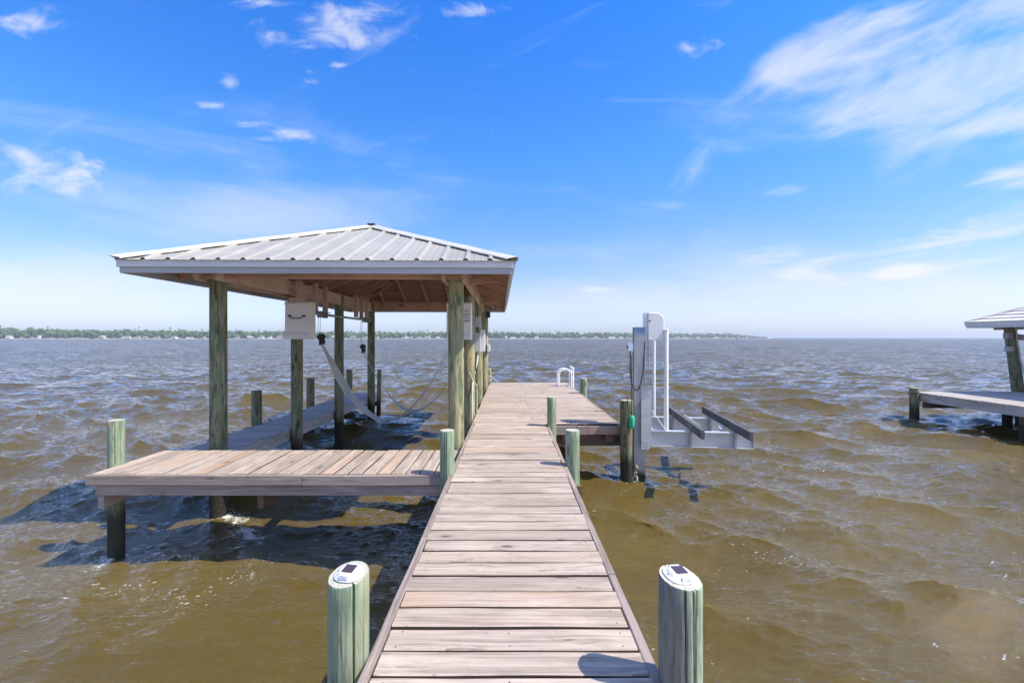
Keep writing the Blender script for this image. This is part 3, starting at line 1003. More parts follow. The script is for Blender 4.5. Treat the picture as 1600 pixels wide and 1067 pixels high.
# carrying beams, a board on each face of the post rows
for xl, nm in ((-1.55 - 0.125, 'beam'), (-1.55 + 0.125, 'beam'), (1.50 - 0.125, 'beam'), (1.50 + 0.125, 'beam')):
    mb = MB(XR)
    mb.board((xl, 0.45, 3.105), (xl, 4.0, 3.105), 0.040, 0.24, bev=0.004)
    mb.board((xl, 4.004, 3.105), (xl, 7.45, 3.105), 0.040, 0.24, bev=0.004)
    mb.build(nm, M['beam'], house)
for yl in (0.73 - 0.115, 7.26 + 0.0):
    mb = MB(XR)
    mb.board((-1.68, yl, 3.135), (1.62, yl, 3.135), 0.040, 0.235, bev=0.004)
    mb.build('beam', M['rafter'], house)
# diagonal knee braces on the right row, and a ceiling tie
for k, yy in enumerate((1.2, 5.2)):
    mb = MB(XR)
    mb.board((1.62, yy, 3.05), (2.1, yy + 0.02, 3.12), 0.04, 0.09)
    mb.build('brace', M['rafter'], house)

# ------------------------------------------------------------------ cradle hoist inside the boathouse
hoist = empty('boat_hoist', (-3.5, 9, 3.0), 'cable boat hoist hung along the left beam of the boathouse', 'boat hoist')


def cover_box(parent, cx, cy, zt, zb, w, dpt, handle=True):
    """tapering sheet-metal motor cover, lip at the foot, sloped hood at the top"""
    X = Matrix.Translation((cx, cy, 0))
    mb = MB(X)
    h = zt - zb
    prof = [(-dpt / 2 + 0.015, 0.0), (-dpt / 2 - 0.015, -0.05 * h), (-dpt / 2 + 0.012, -0.13 * h), (-dpt / 2 - 0.004, -0.80 * h), (-dpt / 2 - 0.035, -0.90 * h),
            (-dpt / 2 - 0.035, -h), (dpt / 2, -h), (dpt / 2, 0.0)]
    mb.prism([(a, zt + b) for a, b in prof], -w / 2, w / 2, 'x')
    o = mb.build('motor_cover', M['white_box'], parent, bevel=0.006)
    if handle:
        mb = MB(X)
        zc = zt - 0.40 * h
        yf = -dpt / 2 + 0.004
        mb.tube([(-0.115, yf, zc + 0.01), (-0.115, yf - 0.035, zc + 0.01), (-0.085, yf - 0.045, zc - 0.03), (0.085, yf - 0.045, zc - 0.03),
                 (0.115, yf - 0.035, zc + 0.01), (0.115, yf, zc + 0.01)], 0.008, 8)
        for s in (-1, 1):
            mb.box((s * 0.12, yf - 0.002, zc + 0.012), (0.05, 0.012, 0.028), bev=0.003)
        mb.build('handle', M['dark_metal'], o, smooth=True)
    return o


cover_box(hoist, -3.51, 7.62, CAMZ + 0.60, CAMZ - 0.02, 0.40, 0.26)
mb = MB()
mb.board((-3.53, 7.62, 2.88), (-3.53, 7.62, 3.22), 0.085, 0.085, up=(0, 1, 0))
mb.box((-3.53, 7.60, 2.905), (0.26, 0.12, 0.06), bev=0.004)
mb.build('hanger_board', M['beam'], hoist)
mb = MB()
mb.tube([(-3.46, 7.70, CAMZ + 0.43), (-3.46, 11.25, CAMZ + 0.43)], 0.024, 14)
mb.build('drive_pipe', M['galv'], hoist, smooth=True)
for yy in (8.18, 8.62, 10.35, 10.72, 11.1):
    mb = MB()
    mb.board((-3.50, yy, 2.74), (-3.50, yy, 3.25), 0.09, 0.045, up=(0, 1, 0))
    mb.build('hanger_board', M['beam'], hoist)
for yy in (8.40, 10.9):
    mb = MB()
    mb.box((-3.485, yy, CAMZ + 0.47), (0.17, 0.50, 0.012), bev=0.002)
    mb.box((-3.46, yy - 0.12, CAMZ + 0.43), (0.10, 0.012, 0.12), bev=0.002)
    mb.box((-3.46, yy + 0.12, CAMZ + 0.43), (0.10, 0.012, 0.12), bev=0.002)
    mb.build('bearing_bracket', M['galv'], hoist)
    mb = MB()
    mb.tube([(-3.46, yy - 0.09, CAMZ + 0.43), (-3.46, yy + 0.09, CAMZ + 0.43)], 0.045, 16)
    mb.build('cable_drum', M['rusty'], hoist, smooth=True)

hoist2 = empty('boat_hoist', (-0.86, 8, 3.0), 'matching hoist gear hung inside the right beam with a tall white lettered motor cover', 'boat hoist')
cv = cover_box(hoist2, -0.845, 7.62, CAMZ + 0.59, CAMZ - 0.03, 0.40, 0.26, handle=False)
yf = 7.62 - 0.13 + 0.002
for k, (w_, zz) in enumerate(((0.05, 0.44), (0.10, 0.385), (0.08, 0.335), (0.12, 0.28))):
    mb = MB()
    nl = max(2, int(w_ / 0.024))
    for q in range(nl):
        xq = -0.715 - w_ / 2 + (q + 0.5) * w_ / nl
        zc = CAMZ + zz
        mb.box((xq - 0.006, yf - 0.004, zc), (0.005, 0.004, 0.026))
        mb.box((xq + 0.001, yf - 0.004, zc + 0.010), (0.009, 0.003, 0.005))
        if q % 2:
            mb.box((xq + 0.006, yf - 0.0045, zc), (0.004, 0.004, 0.026))
    mb.build('printed_line', M['marking'], cv)
mb = MB()
mb.tube([(-0.98, 7.70, CAMZ + 0.43), (-0.98, 11.25, CAMZ + 0.43)], 0.024, 14)
mb.build('drive_pipe', M['galv'], hoist2, smooth=True)
for yy in (7.64, 8.62, 10.72):
    mb = MB()
    mb.board((-0.93, yy, 2.74), (-0.93, yy, 3.22), 0.09, 0.045, up=(0, 1, 0))
    mb.build('hanger_board', M['beam'], hoist2)


# slings: two webbing straps slung across the slip between pulley blocks
def sling(yc, wid, label, pts, twist):
    root = empty('lift_sling', (-2.2, yc, 1.0), label, 'boat sling', 'webbing slings hanging in the boat slip')
    # smooth curve through pts (x, z)
    P = [Vector((a, 0, b)) for a, b in pts]
    C = []
    n = len(P)
    for i in range(n - 1):
        p0, p1, p2, p3 = P[max(i - 1, 0)], P[i], P[i + 1], P[min(i + 2, n - 1)]
        for k in range(8):
            u = k / 8
            C.append(0.5 * ((2 * p1) + (-p0 + p2) * u + (2 * p0 - 5 * p1 + 4 * p2 - p3) * u * u + (-p0 + 3 * p1 - 3 * p2 + p3) * u ** 3))
    C.append(P[-1])
    vs, fs, gs = [], [], []
    nn = len(C)
    for k, p in enumerate(C):
        f = k / (nn - 1)
        w = wid * min(1.0, 0.18 + 5.0 * min(f, 1 - f)) * (1 - 0.72 * min(1, max(0, (f - 0.55) / 0.15)))
        a = twist * math.sin(f * math.pi * 2.2)
        d = (C[min(k + 1, nn - 1)] - C[max(k - 1, 0)]).normalized()
        nrm = Vector((-d.z, 0, d.x))
        acr = Vector((0, 1, 0)) * math.cos(a) + nrm * math.sin(a)
        nr2 = acr.cross(d).normalized() * 0.004
        c = Vector((p.x, yc, p.z))
        vs += [c - acr * w / 2 - nr2, c + acr * w / 2 - nr2, c + acr * w / 2 + nr2, c - acr * w / 2 + nr2]
        gs += [(f * 4, 0, .5)] * 4
    for k in range(nn - 1):
        for i in range(4):
            j = (i + 1) % 4
            fs.append((4 * k + i, 4 * k + j, 4 * k + 4 + j, 4 * k + 4 + i))
    mb = MB()
    mb.add(vs, fs, gs)
    mb.build('strap', M['webbing'], root, smooth=True)
    for (xx, zz, s) in ((P[0].x, P[0].z, 1), (P[-1].x, P[-1].z, -1)):
        mb = MB()
        tilt = 0.05 * s
        for q in (-0.05, 0.05):
            mb.tube([(xx - tilt, yc + q, zz + 0.10), (xx - 0.03 * s, yc + q * 0.9, CAMZ + 0.41)], 0.0045, 6)
        mb.build('cable', M['galv'], root, smooth=True)
        mb = MB()
        for q in (-0.055, 0.055):
            mb.tube([(xx, yc + q - 0.012, zz + 0.11), (xx, yc + q + 0.012, zz + 0.11)], 0.055, 14)
            mb.tube([(xx + 0.02 * s, yc + q - 0.010, zz + 0.03), (xx + 0.02 * s, yc + q + 0.010, zz + 0.03)], 0.035, 12)
            mb.box((xx, yc + q, zz + 0.07), (0.022, 0.04, 0.22), bev=0.003)
        mb.box((xx + 0.005, yc, zz + 0.09), (0.045, 0.12, 0.05), bev=0.004)
        mb.box((xx + 0.015 * s, yc, zz - 0.01), (0.05, 0.15, 0.03), bev=0.004)
        mb.build('pulley_block', M['dark_metal'], root, smooth=True)


def pxs(lst, D):
    return [((a - 797) * D / 711, CAMZ - (b - 528) * D / 711) for a, b in lst]


sling(8.40, 0.23, 'nearer pale webbing sling hanging in a deep loop across the slip',
      pxs([(502, 536), (516, 562), (533, 594), (552, 622), (574, 644), (597, 656), (622, 652), (647, 632), (672, 600), (697, 556), (718, 520)], 8.40), 0.25)
sling(10.95, 0.22, 'farther pale webbing sling behind the nearer one in the slip',
      pxs([(567, 549), (576, 566), (587, 586), (600, 606), (614, 623), (630, 637), (648, 642), (668, 634), (690, 612), (712, 580), (732, 545)], 10.95), -0.3)

# ------------------------------------------------------------------ electrics on the right-hand posts
eb = empty('electrical_box', (-0.60, 8.45, 2.1), 'grey electrical enclosure half in sun on the right hand boathouse posts', 'electrical box')
mb = MB(); mb.box((-0.600, 8.45, CAMZ - 0.085), (0.105, 0.14, 0.36), bev=0.006); mb.build('enclosure', M['grey_box'], eb)
mb = MB(); mb.box((-0.600, 8.376, CAMZ - 0.085), (0.088, 0.012, 0.33), bev=0.003); mb.build('door', M['grey_box'], eb)
mb = MB()
mb.board((-0.665, 8.45, CAMZ - 0.3), (-0.665, 8.45, CAMZ + 0.3), 0.03, 0.10, up=(0, 1, 0)); mb.build('backing_board', M['beam'], eb)
eb2 = empty('electrical_box', (-0.60, 9.7, 2.1), 'slim white electrical box lit by the sun behind the grey enclosure', 'electrical box')
mb = MB(); mb.box((-0.585, 9.75, CAMZ - 0.06), (0.085, 0.20, 0.46), bev=0.006); mb.build('enclosure', M['white_plastic'], eb2)
mb = MB(); mb.box((-0.540, 9.75, CAMZ - 0.06), (0.008, 0.17, 0.42), bev=0.002); mb.build('door', M['white_plastic'], eb2)
met = empty('junction_box', (-0.6, 8.5, 2.5), 'small grey junction box with cable loops above the grey enclosure', 'junction box')
mb = MB(); mb.box((-0.605, 8.60, CAMZ + 0.30), (0.085, 0.12, 0.20), bev=0.005); mb.build('enclosure', M['grey_box'], met)
mb = MB()
mb.tube([(-0.61, 8.55, CAMZ + 0.20), (-0.66, 8.50, CAMZ + 0.16), (-0.68, 8.45, CAMZ + 0.06), (-0.62, 8.42, CAMZ + 0.03), (-0.58, 8.45, CAMZ + 0.12), (-0.60, 8.45, CAMZ + 0.19)], 0.010, 8)
mb.build('cable', M['black_rubber'], met, smooth=True)
cd = empty('conduit', (-0.6, 8.3, 1.5), 'pale electrical conduit bending down the right hand posts to the deck', 'conduit')
mb = MB()
mb.tube([(-0.60, 8.42, CAMZ - 0.26), (-0.60, 8.40, CAMZ - 0.38), (-0.635, 8.2, CAMZ - 0.60), (-0.655, 7.95, CAMZ - 0.80), (-0.66, 7.90, CAMZ - 1.0), (-0.66, 7.90, CAMZ - 1.5)], 0.018, 10)
mb.build('pipe', M['conduit'], cd, smooth=True)
mb = MB()
mb.tube([(-0.70, 7.86, CAMZ - 0.60), (-0.665, 7.92, CAMZ - 0.72), (-0.61, 8.2, CAMZ - 0.85), (-0.605, 8.25, CAMZ - 1.0), (-0.605, 8.25, CAMZ - 1.5)], 0.015, 10)
mb.build('pipe', M['conduit'], cd, smooth=True)
cb = empty('coiled_cable', (-0.64, 8.0, 1.8), 'black cable coiled below the grey enclosure', 'cable')
mb = MB()
pts = []
for k in range(70):
    a = k * 0.38
    pts.append((-0.62 + 0.006 * math.sin(k), 8.12 + 0.085 * math.sin(a), CAMZ - 0.46 + 0.13 * math.cos(a)))
mb.tube(pts, 0.009, 6)
mb.build('cable_loops', M['black_rubber'], cb, smooth=True)
fl = empty('floodlight', (-0.6, 12.4, 2.9), 'small dark floodlight under the far right eave of the boathouse', 'floodlight')
mb = MB(); mb.box((-0.60, 12.40, 2.90), (0.12, 0.10, 0.16), bev=0.01); mb.build('lamp_head', M['dark_metal'], fl)
mb = MB(); mb.tube([(-0.68, 12.44, 3.02), (-0.61, 12.42, 2.98)], 0.014, 8); mb.build('bracket', M['dark_metal'], fl)
ol = empty('outlet_box', (-0.59, 12.2, 2.0), 'small white outlet box on the farthest right boathouse post', 'outlet')
mb = MB(); mb.box((-0.585, 12.38, 2.0), (0.07, 0.13, 0.20), bev=0.006); mb.build('enclosure', M['white_plastic'], ol)
mb = MB(); mb.box((-0.545, 12.38, 2.0), (0.012, 0.10, 0.15), bev=0.003); mb.build('cover_flap', M['white_plastic'], ol)

# ------------------------------------------------------------------ swim ladder
lad = empty('dock_ladder', (1.55, 12.8, DECK), 'white tubular swim ladder with arched handrails at the far right of the platform', 'ladder')


def hoop(x, y0, y1, h, top):
    pts = [(x, y0, DECK)]
    n = 12
    ym, rr = (y0 + y1) / 2, abs(y1 - y0) / 2
    for k in range(n + 1):
        a = math.pi * k / n
        pts.append((x, ym - math.copysign(rr, y1 - y0) * math.cos(a), DECK + h + top * math.sin(a)))
    pts.append((x, y1, DECK - 0.02))
    return pts


for dy in (0.0, 0.42):
    mb = MB()
    pts = []
    xa, xb = (1.36, 1.70)
    pts.append((xa, 12.62 + dy, DECK))
    n = 12
    for k in range(n + 1):
        a = math.pi * k / n
        pts.append(((xa + xb) / 2 - (xb - xa) / 2 * math.cos(a), 12.62 + dy, DECK + 0.34 + 0.14 * math.sin(a)))
    pts.append((xb, 12.62 + dy, DECK - 0.02))
    mb.tube(pts, 0.022, 10)
    mb.build('handrail', M['white_plastic'], lad, smooth=True)
for dy in (0.02, 0.40):
    mb = MB()
    mb.tube([(1.755, 12.62 + dy, -0.3), (1.755, 12.62 + dy, DECK + 0.52), (1.72, 12.62 + dy, DECK + 0.54)], 0.019, 10)
    mb.build('rail', M['white_plastic'], lad, smooth=True)
for k in range(5):
    mb = MB()
    mb.box((1.765, 12.83, DECK + 0.50 - 0.27 * k), (0.05, 0.38, 0.025), bev=0.004)
    mb.build('rung', M['white_plastic'], lad)
mb = MB()
mb.box((1.36, 12.83, DECK + 0.008), (0.10, 0.55, 0.012), bev=0.003)
mb.build('mounting_plate', M['galv'], lad)

# ------------------------------------------------------------------ elevator boat lift on the right
LR = R(-8)
LO = (2.0, 7.0)
LX = Matrix.Translation((LO[0], LO[1], 0)) @ Matrix.Rotation(LR, 4, 'Z')
lift = empty('boat_lift', (LO[0], LO[1], 0), 'grey aluminium elevator boat lift with tall mast, white motor cover and two cradle arms', 'boat lift')


def zpx(b, D):
    return CAMZ - (b - 528) * D / 711


def ibeam(mb, x, y, z0, z1, w, d, tf=0.010, tw=0.008):
    """vertical I section, flanges facing -y and +y"""
    mb.board((x, y - d / 2, z0), (x, y - d / 2, z1), w, tf, up=(0, 1, 0), bev=0.001)
    mb.board((x, y + d / 2, z0), (x, y + d / 2, z1), w, tf, up=(0, 1, 0), bev=0.001)
    mb.board((x, y, z0), (x, y, z1), tw, d - tf - 0.0005, up=(0, 1, 0), bev=0.001)


mb = MB(LX)
ibeam(mb, -0.015, 0.04, -0.9, CAMZ + 0.165, 0.165, 0.15)
mb.build('mast', mast_mat(), lift)
# motor housing on top
mb = MB(LX)
mb.box((0.085, 0.06, CAMZ + 0.175), (0.05, 0.14, 0.43), bev=0.004)
mb.build('motor_bracket', M['alu_white'], lift)
mb = MB(LX)
prof = [(0.112, CAMZ - 0.04), (0.345, CAMZ - 0.04), (0.352, CAMZ + 0.20)]
for k in range(7):
    a = k / 6 * math.pi / 2
    prof.append((0.232 + 0.120 * math.cos(a), CAMZ + 0.25 + 0.135 * math.sin(a)))
prof.append((0.112, CAMZ + 0.388))
mb.prism(prof, -0.05, 0.17, 'y')
mb.build('motor_cover', M['white_plastic'], lift, bevel=0.012)
mb = MB(LX)
mb.box((0.135, -0.055, CAMZ + 0.26), (0.035, 0.012, 0.012), bev=0.002)
mb.build('latch', M['dark_metal'], lift)
# carriage plate with a chamfered foot
mb = MB(LX)
zt, zb = zpx(606, 6.85), zpx(703, 6.85)
prof = [(0.0, zb), (0.110, zb), (0.150, zb + 0.06), (0.150, zt), (0.0, zt)]
mb.prism([(a + 0.0, b) for a, b in prof], -0.115, -0.100, 'y')
mb.prism([(a + 0.0, b) for a, b in prof], 0.17, 0.185, 'y')
mb.box((0.145, 0.035, (zt + zb) / 2 + 0.03), (0.012, 0.268, zt - zb - 0.07), bev=0.001)
mb.build('carriage', M['alu'], lift)
mb = MB(LX)
mb.box((0.075, -0.115, zt + 0.006), (0.17, 0.05, 0.010), bev=0.002)
for bx, bz in ((0.02, 0.10), (0.085, 0.10), (0.085, 0.02), (0.10, 0.86), (0.02, 0.80)):
    mb.tube([(bx, -0.116, zb + bz * (zt - zb) + 0.02), (bx, -0.124, zb + bz * (zt - zb) + 0.02)], 0.009, 6)
mb.build('bolt', M['galv'], lift)
ZA, ZB_ = CAMZ - 1.40, CAMZ - 1.632


def channel(mb, u0, u1, v, z0, z1, fl, t=0.012):
    """cradle arm: web with flanges turned towards the near side"""
    mb.board((u0, v, (z0 + z1) / 2), (u1, v, (z0 + z1) / 2), t, z1 - z0 - 2 * t - 0.001, bev=0.001)
    mb.board((u0, v - 0.0, z1 - t / 2), (u1, v, z1 - t / 2), fl, t, bev=0.001)
    mb.board((u0, v - 0.0, z0 + t / 2), (u1, v, z0 + t / 2), fl, t, bev=0.001)


mb = MB(LX); channel(mb, 0.158, 1.60, -0.06, ZB_, ZA, 0.10); mb.build('cradle_arm', M['alu'], lift)
mb = MB(LX); channel(mb, 0.158, 1.60, 1.18, ZB_, ZA, 0.10); mb.build('cradle_arm', M['alu'], lift)
mb = MB(LX); mb.box((0.20, 0.56, (ZA + ZB_) / 2), (0.06, 1.14, 0.16), bev=0.002); mb.build('cross_member', M['alu'], lift)
# gussets and diagonal braces
mb = MB(LX)
mb.board((0.165, -0.085, ZA + 0.30), (0.36, -0.085, ZA + 0.005), 0.012, 0.03, up=(0, 1, 0))
mb.build('brace', M['alu_white'], lift)
mb = MB(LX)
mb.board((1.19, 1.13, ZA - 0.16), (0.90, 1.13, ZA + 0.05), 0.03, 0.03)
mb.build('brace', M['alu'], lift)
mb = MB(LX)
mb.board((1.22, 0.0, ZA - 0.05), (1.45, 1.0, ZA - 0.12), 0.03, 0.03)
mb.build('brace', M['alu'], lift)
for (u, v, r_, zt_) in ((0.405, 1.18, 0.027, CAMZ - 0.02), (0.375, -0.06, 0.033, CAMZ + 0.105)):
    mb = MB(LX)
    mb.tube([(u, v, ZA + 0.0005), (u, v, zt_)], r_, 18)
    o = mb.build('guide_post', M['white_plastic'], lift, smooth=True)
    mb = MB(LX)
    mb.tube([(u, v, zt_ + 0.0005), (u, v, zt_ + 0.02), (u, v, zt_ + 0.028)], [r_ * 1.12, r_ * 1.12, r_ * 0.7], 18)
    mb.build('cap', M['white_plastic'], o, smooth=True)
# bunks
BZ = CAMZ - 1.275
for u in (0.755, 1.385):
    mb = MB(LX)
    mb.board((u, -0.62, BZ - 0.065), (u, 1.72, BZ - 0.065), 0.05, 0.125, seg=6, wob=0.003, bev=0.008)
    mb.build('bunk', M['bunk'], lift)
    for v in (-0.06, 1.18):
        mb = MB(LX)
        mb.board((u - 0.036, v - 0.062, ZB_ - 0.02), (u - 0.036, v - 0.062, BZ - (0.03 if u < 1 else 0.115)), 0.034, 0.010, up=(0, 1, 0), bev=0.001)
        mb.board((u - 0.022, v - 0.045, ZB_ - 0.02), (u - 0.022, v - 0.045, BZ - (0.03 if u < 1 else 0.115)), 0.008, 0.036, up=(0, 1, 0), bev=0.001)
        mb.build('bunk_bracket', M['galv'], lift)
for v in (-0.06, 1.18):
    mb = MB(LX)
    mb.board((1.604, v, ZB_ + 0.014), (1.604, v, ZA - 0.014), 0.006, 0.09, up=(0, 1, 0), bev=0.001)
    mb.build('end_plate', M['alu'], lift)
# hoist cables beside the mast
mb = MB(LX)
for du in (0.11, 0.13):
    mb.tube([(du, 0.02, zt), (du, 0.02, CAMZ - 0.04)], 0.004, 6)
mb.build('cable', M['galv'], lift, smooth=True)
# foot bracket tying the mast to the piling, crusted with barnacles
mb = MB(LX)
rr = random.Random(3)
for k in range(150):
    a = rr.uniform(-0.19, -0.04)
    mb_z = rr.uniform(-0.05, 0.36)
    if rr.random() < (mb_z / 0.45): continue
    s = rr.uniform(0.010, 0.022)
    c = Vector((a, rr.uniform(-0.10, 0.06), mb_z))
    vs = [c + Vector((s * math.cos(q * 1.047), s * math.sin(q * 1.047), -s * 0.6)) for q in range(6)] + [c + Vector((s * .4 * math.cos(q * 1.047), s * .4 * math.sin(q * 1.047), s * 0.9)) for q in range(6)]
    fs = [(q, (q + 1) % 6, 6 + (q + 1) % 6, 6 + q) for q in range(6)] + [tuple(range(6, 12)), tuple(range(5, -1, -1))]
    mb.add(vs, fs)
mb.build('barnacle_crust', plain('barnacle', (0.42, 0.36, 0.30), 0.9, 0, 0.5, 30.0), lift)

jb = empty('switch_box', (1.88, 6.95, 2.2), 'small pale blue switch box on the left edge of the lift mast', 'switch box')
mb = MB(LX); mb.box((-0.150, -0.03, CAMZ - 0.135), (0.075, 0.08, 0.125), bev=0.006); mb.build('enclosure', plain('pale_blue_plastic', (0.55, 0.66, 0.74), 0.4), jb)
mb = MB(LX); mb.box((-0.196, -0.045, CAMZ - 0.145), (0.018, 0.05, 0.055), bev=0.003); mb.build('switch', plain('dark_blue_plastic', (0.03, 0.07, 0.20), 0.4), jb)
mb = MB(LX); mb.tube([(-0.12, -0.03, CAMZ - 0.055), (-0.17, -0.03, CAMZ - 0.055)], 0.008, 6); mb.build('bracket', M['galv'], jb)
cord = empty('power_cord', (1.9, 6.9, 1.8), 'black power cord drooping in a loop from the switch box across the lift mast', 'cord')
mb = MB(LX)
mb.tube([(-0.155, -0.06, CAMZ - 0.20), (-0.157, -0.075, CAMZ - 0.5), (-0.145, -0.085, CAMZ - 0.66), (-0.115, -0.09, CAMZ - 0.76), (-0.075, -0.09, CAMZ - 0.80),
         (-0.03, -0.09, CAMZ - 0.77), (0.005, -0.09, CAMZ - 0.66), (0.035, -0.09, CAMZ - 0.45), (0.05, -0.09, CAMZ - 0.2), (0.06, -0.08, CAMZ - 0.05)], 0.0085, 8)
mb.build('cable', M['black_rubber'], cord, smooth=True)
flt = empty('float_bottle', (1.83, 6.85, 1.0), 'bright green plastic float hanging on a black line beside the corner piling', 'float')
mb = MB()
z1, z0 = zpx(648, 6.83), zpx(668, 6.83)
cx, cy = (986 - 797) * 6.83 / 711, 6.80
H = z1 - z0
mb.tube([(cx, cy, z0), (cx, cy, z0 + 0.01), (cx, cy, z0 + 0.03), (cx + .003, cy, z0 + 0.5 * H), (cx + .006, cy, z0 + 0.78 * H), (cx + .006, cy, z0 + 0.92 * H), (cx + .006, cy, z0 + 1.0 * H)],
        [0.026, 0.038, 0.043, 0.044, 0.043, 0.032, 0.014], 20)
mb.build('bottle', M['green_plastic'], flt, smooth=True)
mb = MB()
mb.tube([(cx + 0.0, cy, z1), (cx - 0.002, cy, zpx(600, 6.8)), (cx + 0.006, cy + 0.02, zpx(556, 6.8))], 0.006, 6)
mb.tube([(cx + 0.02, cy, z0 + 0.05), (cx + 0.02, cy + 0.01, zpx(742, 6.8))], 0.006, 6)
mb.tube([(cx + 0.005, cy, z1), (cx + 0.04, cy + 0.02, z1 + 0.03), (cx + 0.075, cy + 0.05, z1 + 0.02)], 0.006, 6)
mb.tube([(cx - 0.005, cy, z1 + 0.02), (cx - 0.06, cy + 0.0, z1 + 0.12), (cx - 0.045, cy + 0.05, z1 + 0.26)], 0.006, 6)
mb.build('line', M['black_rubber'], flt, smooth=True)

# ------------------------------------------------------------------ the neighbour's dock and boathouse on the right
nd = empty('neighbour_dock', (12, 10, 0), 'neighbouring sunlit grey dock partly shaded by its own boathouse roof', 'dock')
NZ = CAMZ - 1.45
mb = MB()
yy = 4.0
while yy < 12.35:
    e = random.uniform(-0.015, 0.015)
    mb.board((10.86 + e, yy + 0.07, NZ - 0.019), (15.8, yy + 0.07, NZ - 0.019), 0.128, 0.038, seg=3, wob=0.006)
    yy += 0.145
mb.build('decking', M['grey_deck'], nd)
mb = MB()
mb.board((10.90, 3.9, NZ - 0.135), (10.90, 12.42, NZ - 0.135), 0.04, 0.19, seg=6, wob=0.006)
mb.build('edge_board', M['grey_deck'], nd)
mb = MB()
mb.board((10.92, 12.44, NZ - 0.12), (15.8, 12.44, NZ - 0.12), 0.04, 0.2, seg=6, wob=0.006)
mb.build('edge_board', M['grey_deck'], nd)
mb = MB()
for xx in (11.6, 12.6, 13.6, 14.6, 15.6):
    mb.board((xx, 4.1, NZ - 0.13), (xx, 12.4, NZ - 0.13), 0.045, 0.17)
mb.build('joist', M['under'], nd)
for yy in (11.9, 9.6, 6.5):
    mb = MB()
    mb.board((10.8, yy, NZ - 0.30), (15.7, yy, NZ - 0.30), 0.05, 0.16)
    mb.build('cross_beam', M['under'], nd)
pile('piling', nd, 10.79, 12.15, 0.105, zpx(606, 12.1), M['pile_dark'], cracks=2, seg=56, seed=61, label='dark piling at the near end of the neighbouring dock with a pale sawn top')
for i, (a, b) in enumerate(((11.05, 9.75), (11.05, 6.5), (15.0, 11.9), (15.0, 9.4), (13.0, 11.9))):
    pile('piling', nd, a, b, 0.10, NZ - 0.05, M['pile_dark'], cracks=2, seg=48, seed=62 + i)
mb = MB()
mb.tube([(10.55, 12.05, NZ + 0.0), (10.80, 12.04, NZ + 0.0)], 0.02, 8)
mb.build('cleat_bar', M['dark_metal'], nd, smooth=True)

nh = empty('neighbour_boathouse', (15, 9, 0), 'neighbouring boathouse with pale ribbed roof cut off by the right edge of the view', 'boathouse')
hip_roof(nh, (15.45, 5.2), 0.0, 4.7, 7.9, CAMZ + 0.44, 0.46, 0.21, 0.035, None, cap_w=0.09, courses=True, mats=('cream_roof', 'cream_roof', 'cream_fascia', 'fascia'), soffit=True, rafter_step=0.8)
for i, (a, b, ln) in enumerate(((13.72, 12.35, (-0.13, 0)), (13.75, 8.8, (0, 0)), (13.75, 5.9, (0, 0)), (17.15, 12.35, (0, 0)), (17.15, 5.9, (0, 0)))):
    pile('post', nh, a + (0.05 if i == 0 else 0), b, 0.125 if i == 0 else 0.11, CAMZ + 0.30, M['pile_dark'], cracks=2, seg=56, seed=70 + i, lean=ln)
mb = MB()
mb.board((13.57, 5.6, CAMZ + 0.32), (13.57, 12.75, CAMZ + 0.32), 0.05, 0.20)
mb.build('beam', M['fascia_low'], nh)
mb = MB()
mb.board((17.2, 5.6, CAMZ + 0.32), (17.2, 12.75, CAMZ + 0.32), 0.05, 0.20)
mb.build('beam', M['fascia_low'], nh)
mb = MB()
mb.board((13.60, 12.28, CAMZ + 0.04), (13.95, 9.5, CAMZ - 0.36), 0.05, 0.15)
mb.build('brace', M['catwalk'], nh)
mb = MB()
mb.box((13.40, 12.25, CAMZ + 0.06), (0.12, 0.14, 0.16), bev=0.01)
mb.box((13.44, 12.25, CAMZ - 0.30), (0.12, 0.14, 0.14), bev=0.01)
mb.build('bracket', M['catwalk'], nh)
nr_ = empty('hanging_rope', (13.6, 12.2, 1.5), 'pale rope hanging down the leaning post of the neighbouring boathouse', 'rope')
mb = MB()
mb.tube([(13.50, 12.14, CAMZ + 0.3), (13.52, 12.12, CAMZ - 0.1), (13.60, 12.12, CAMZ - 0.6), (13.74, 12.12, CAMZ - 1.1), (13.98, 12.10, CAMZ - 1.38), (14.1, 12.0, CAMZ - 1.435)], 0.016, 6)
mb.build('rope_strand', M['rope'], nr_, smooth=True)
st = empty('dock_box', (14.3, 12.2, NZ), 'low grey deck box behind the leaning post of the neighbouring boathouse', 'deck box')
mb = MB(); mb.box((14.35, 12.15, NZ + 0.10), (0.75, 0.32, 0.18), bev=0.02); mb.build('body', M['catwalk'], st)
mb = MB(); mb.box((14.35, 12.15, NZ + 0.205), (0.80, 0.36, 0.03), bev=0.01); mb.build('lid', M['catwalk'], st)


# ------------------------------------------------------------------ far shore
def shoreD(px):
    tab = [(-900, 900), (0, 960), (400, 1060), (800, 1300), (1000, 1500), (1150, 1850), (1205, 2150)]
    for (a, da), (b, db) in zip(tab, tab[1:]):
        if px <= b:
            return da + (db - da) * (px - a) / (b - a)
    return tab[-1][1]


def shoreXY(px, back=0.0):
    D = shoreD(px) + back
    return (px - 797) * D / 711, D


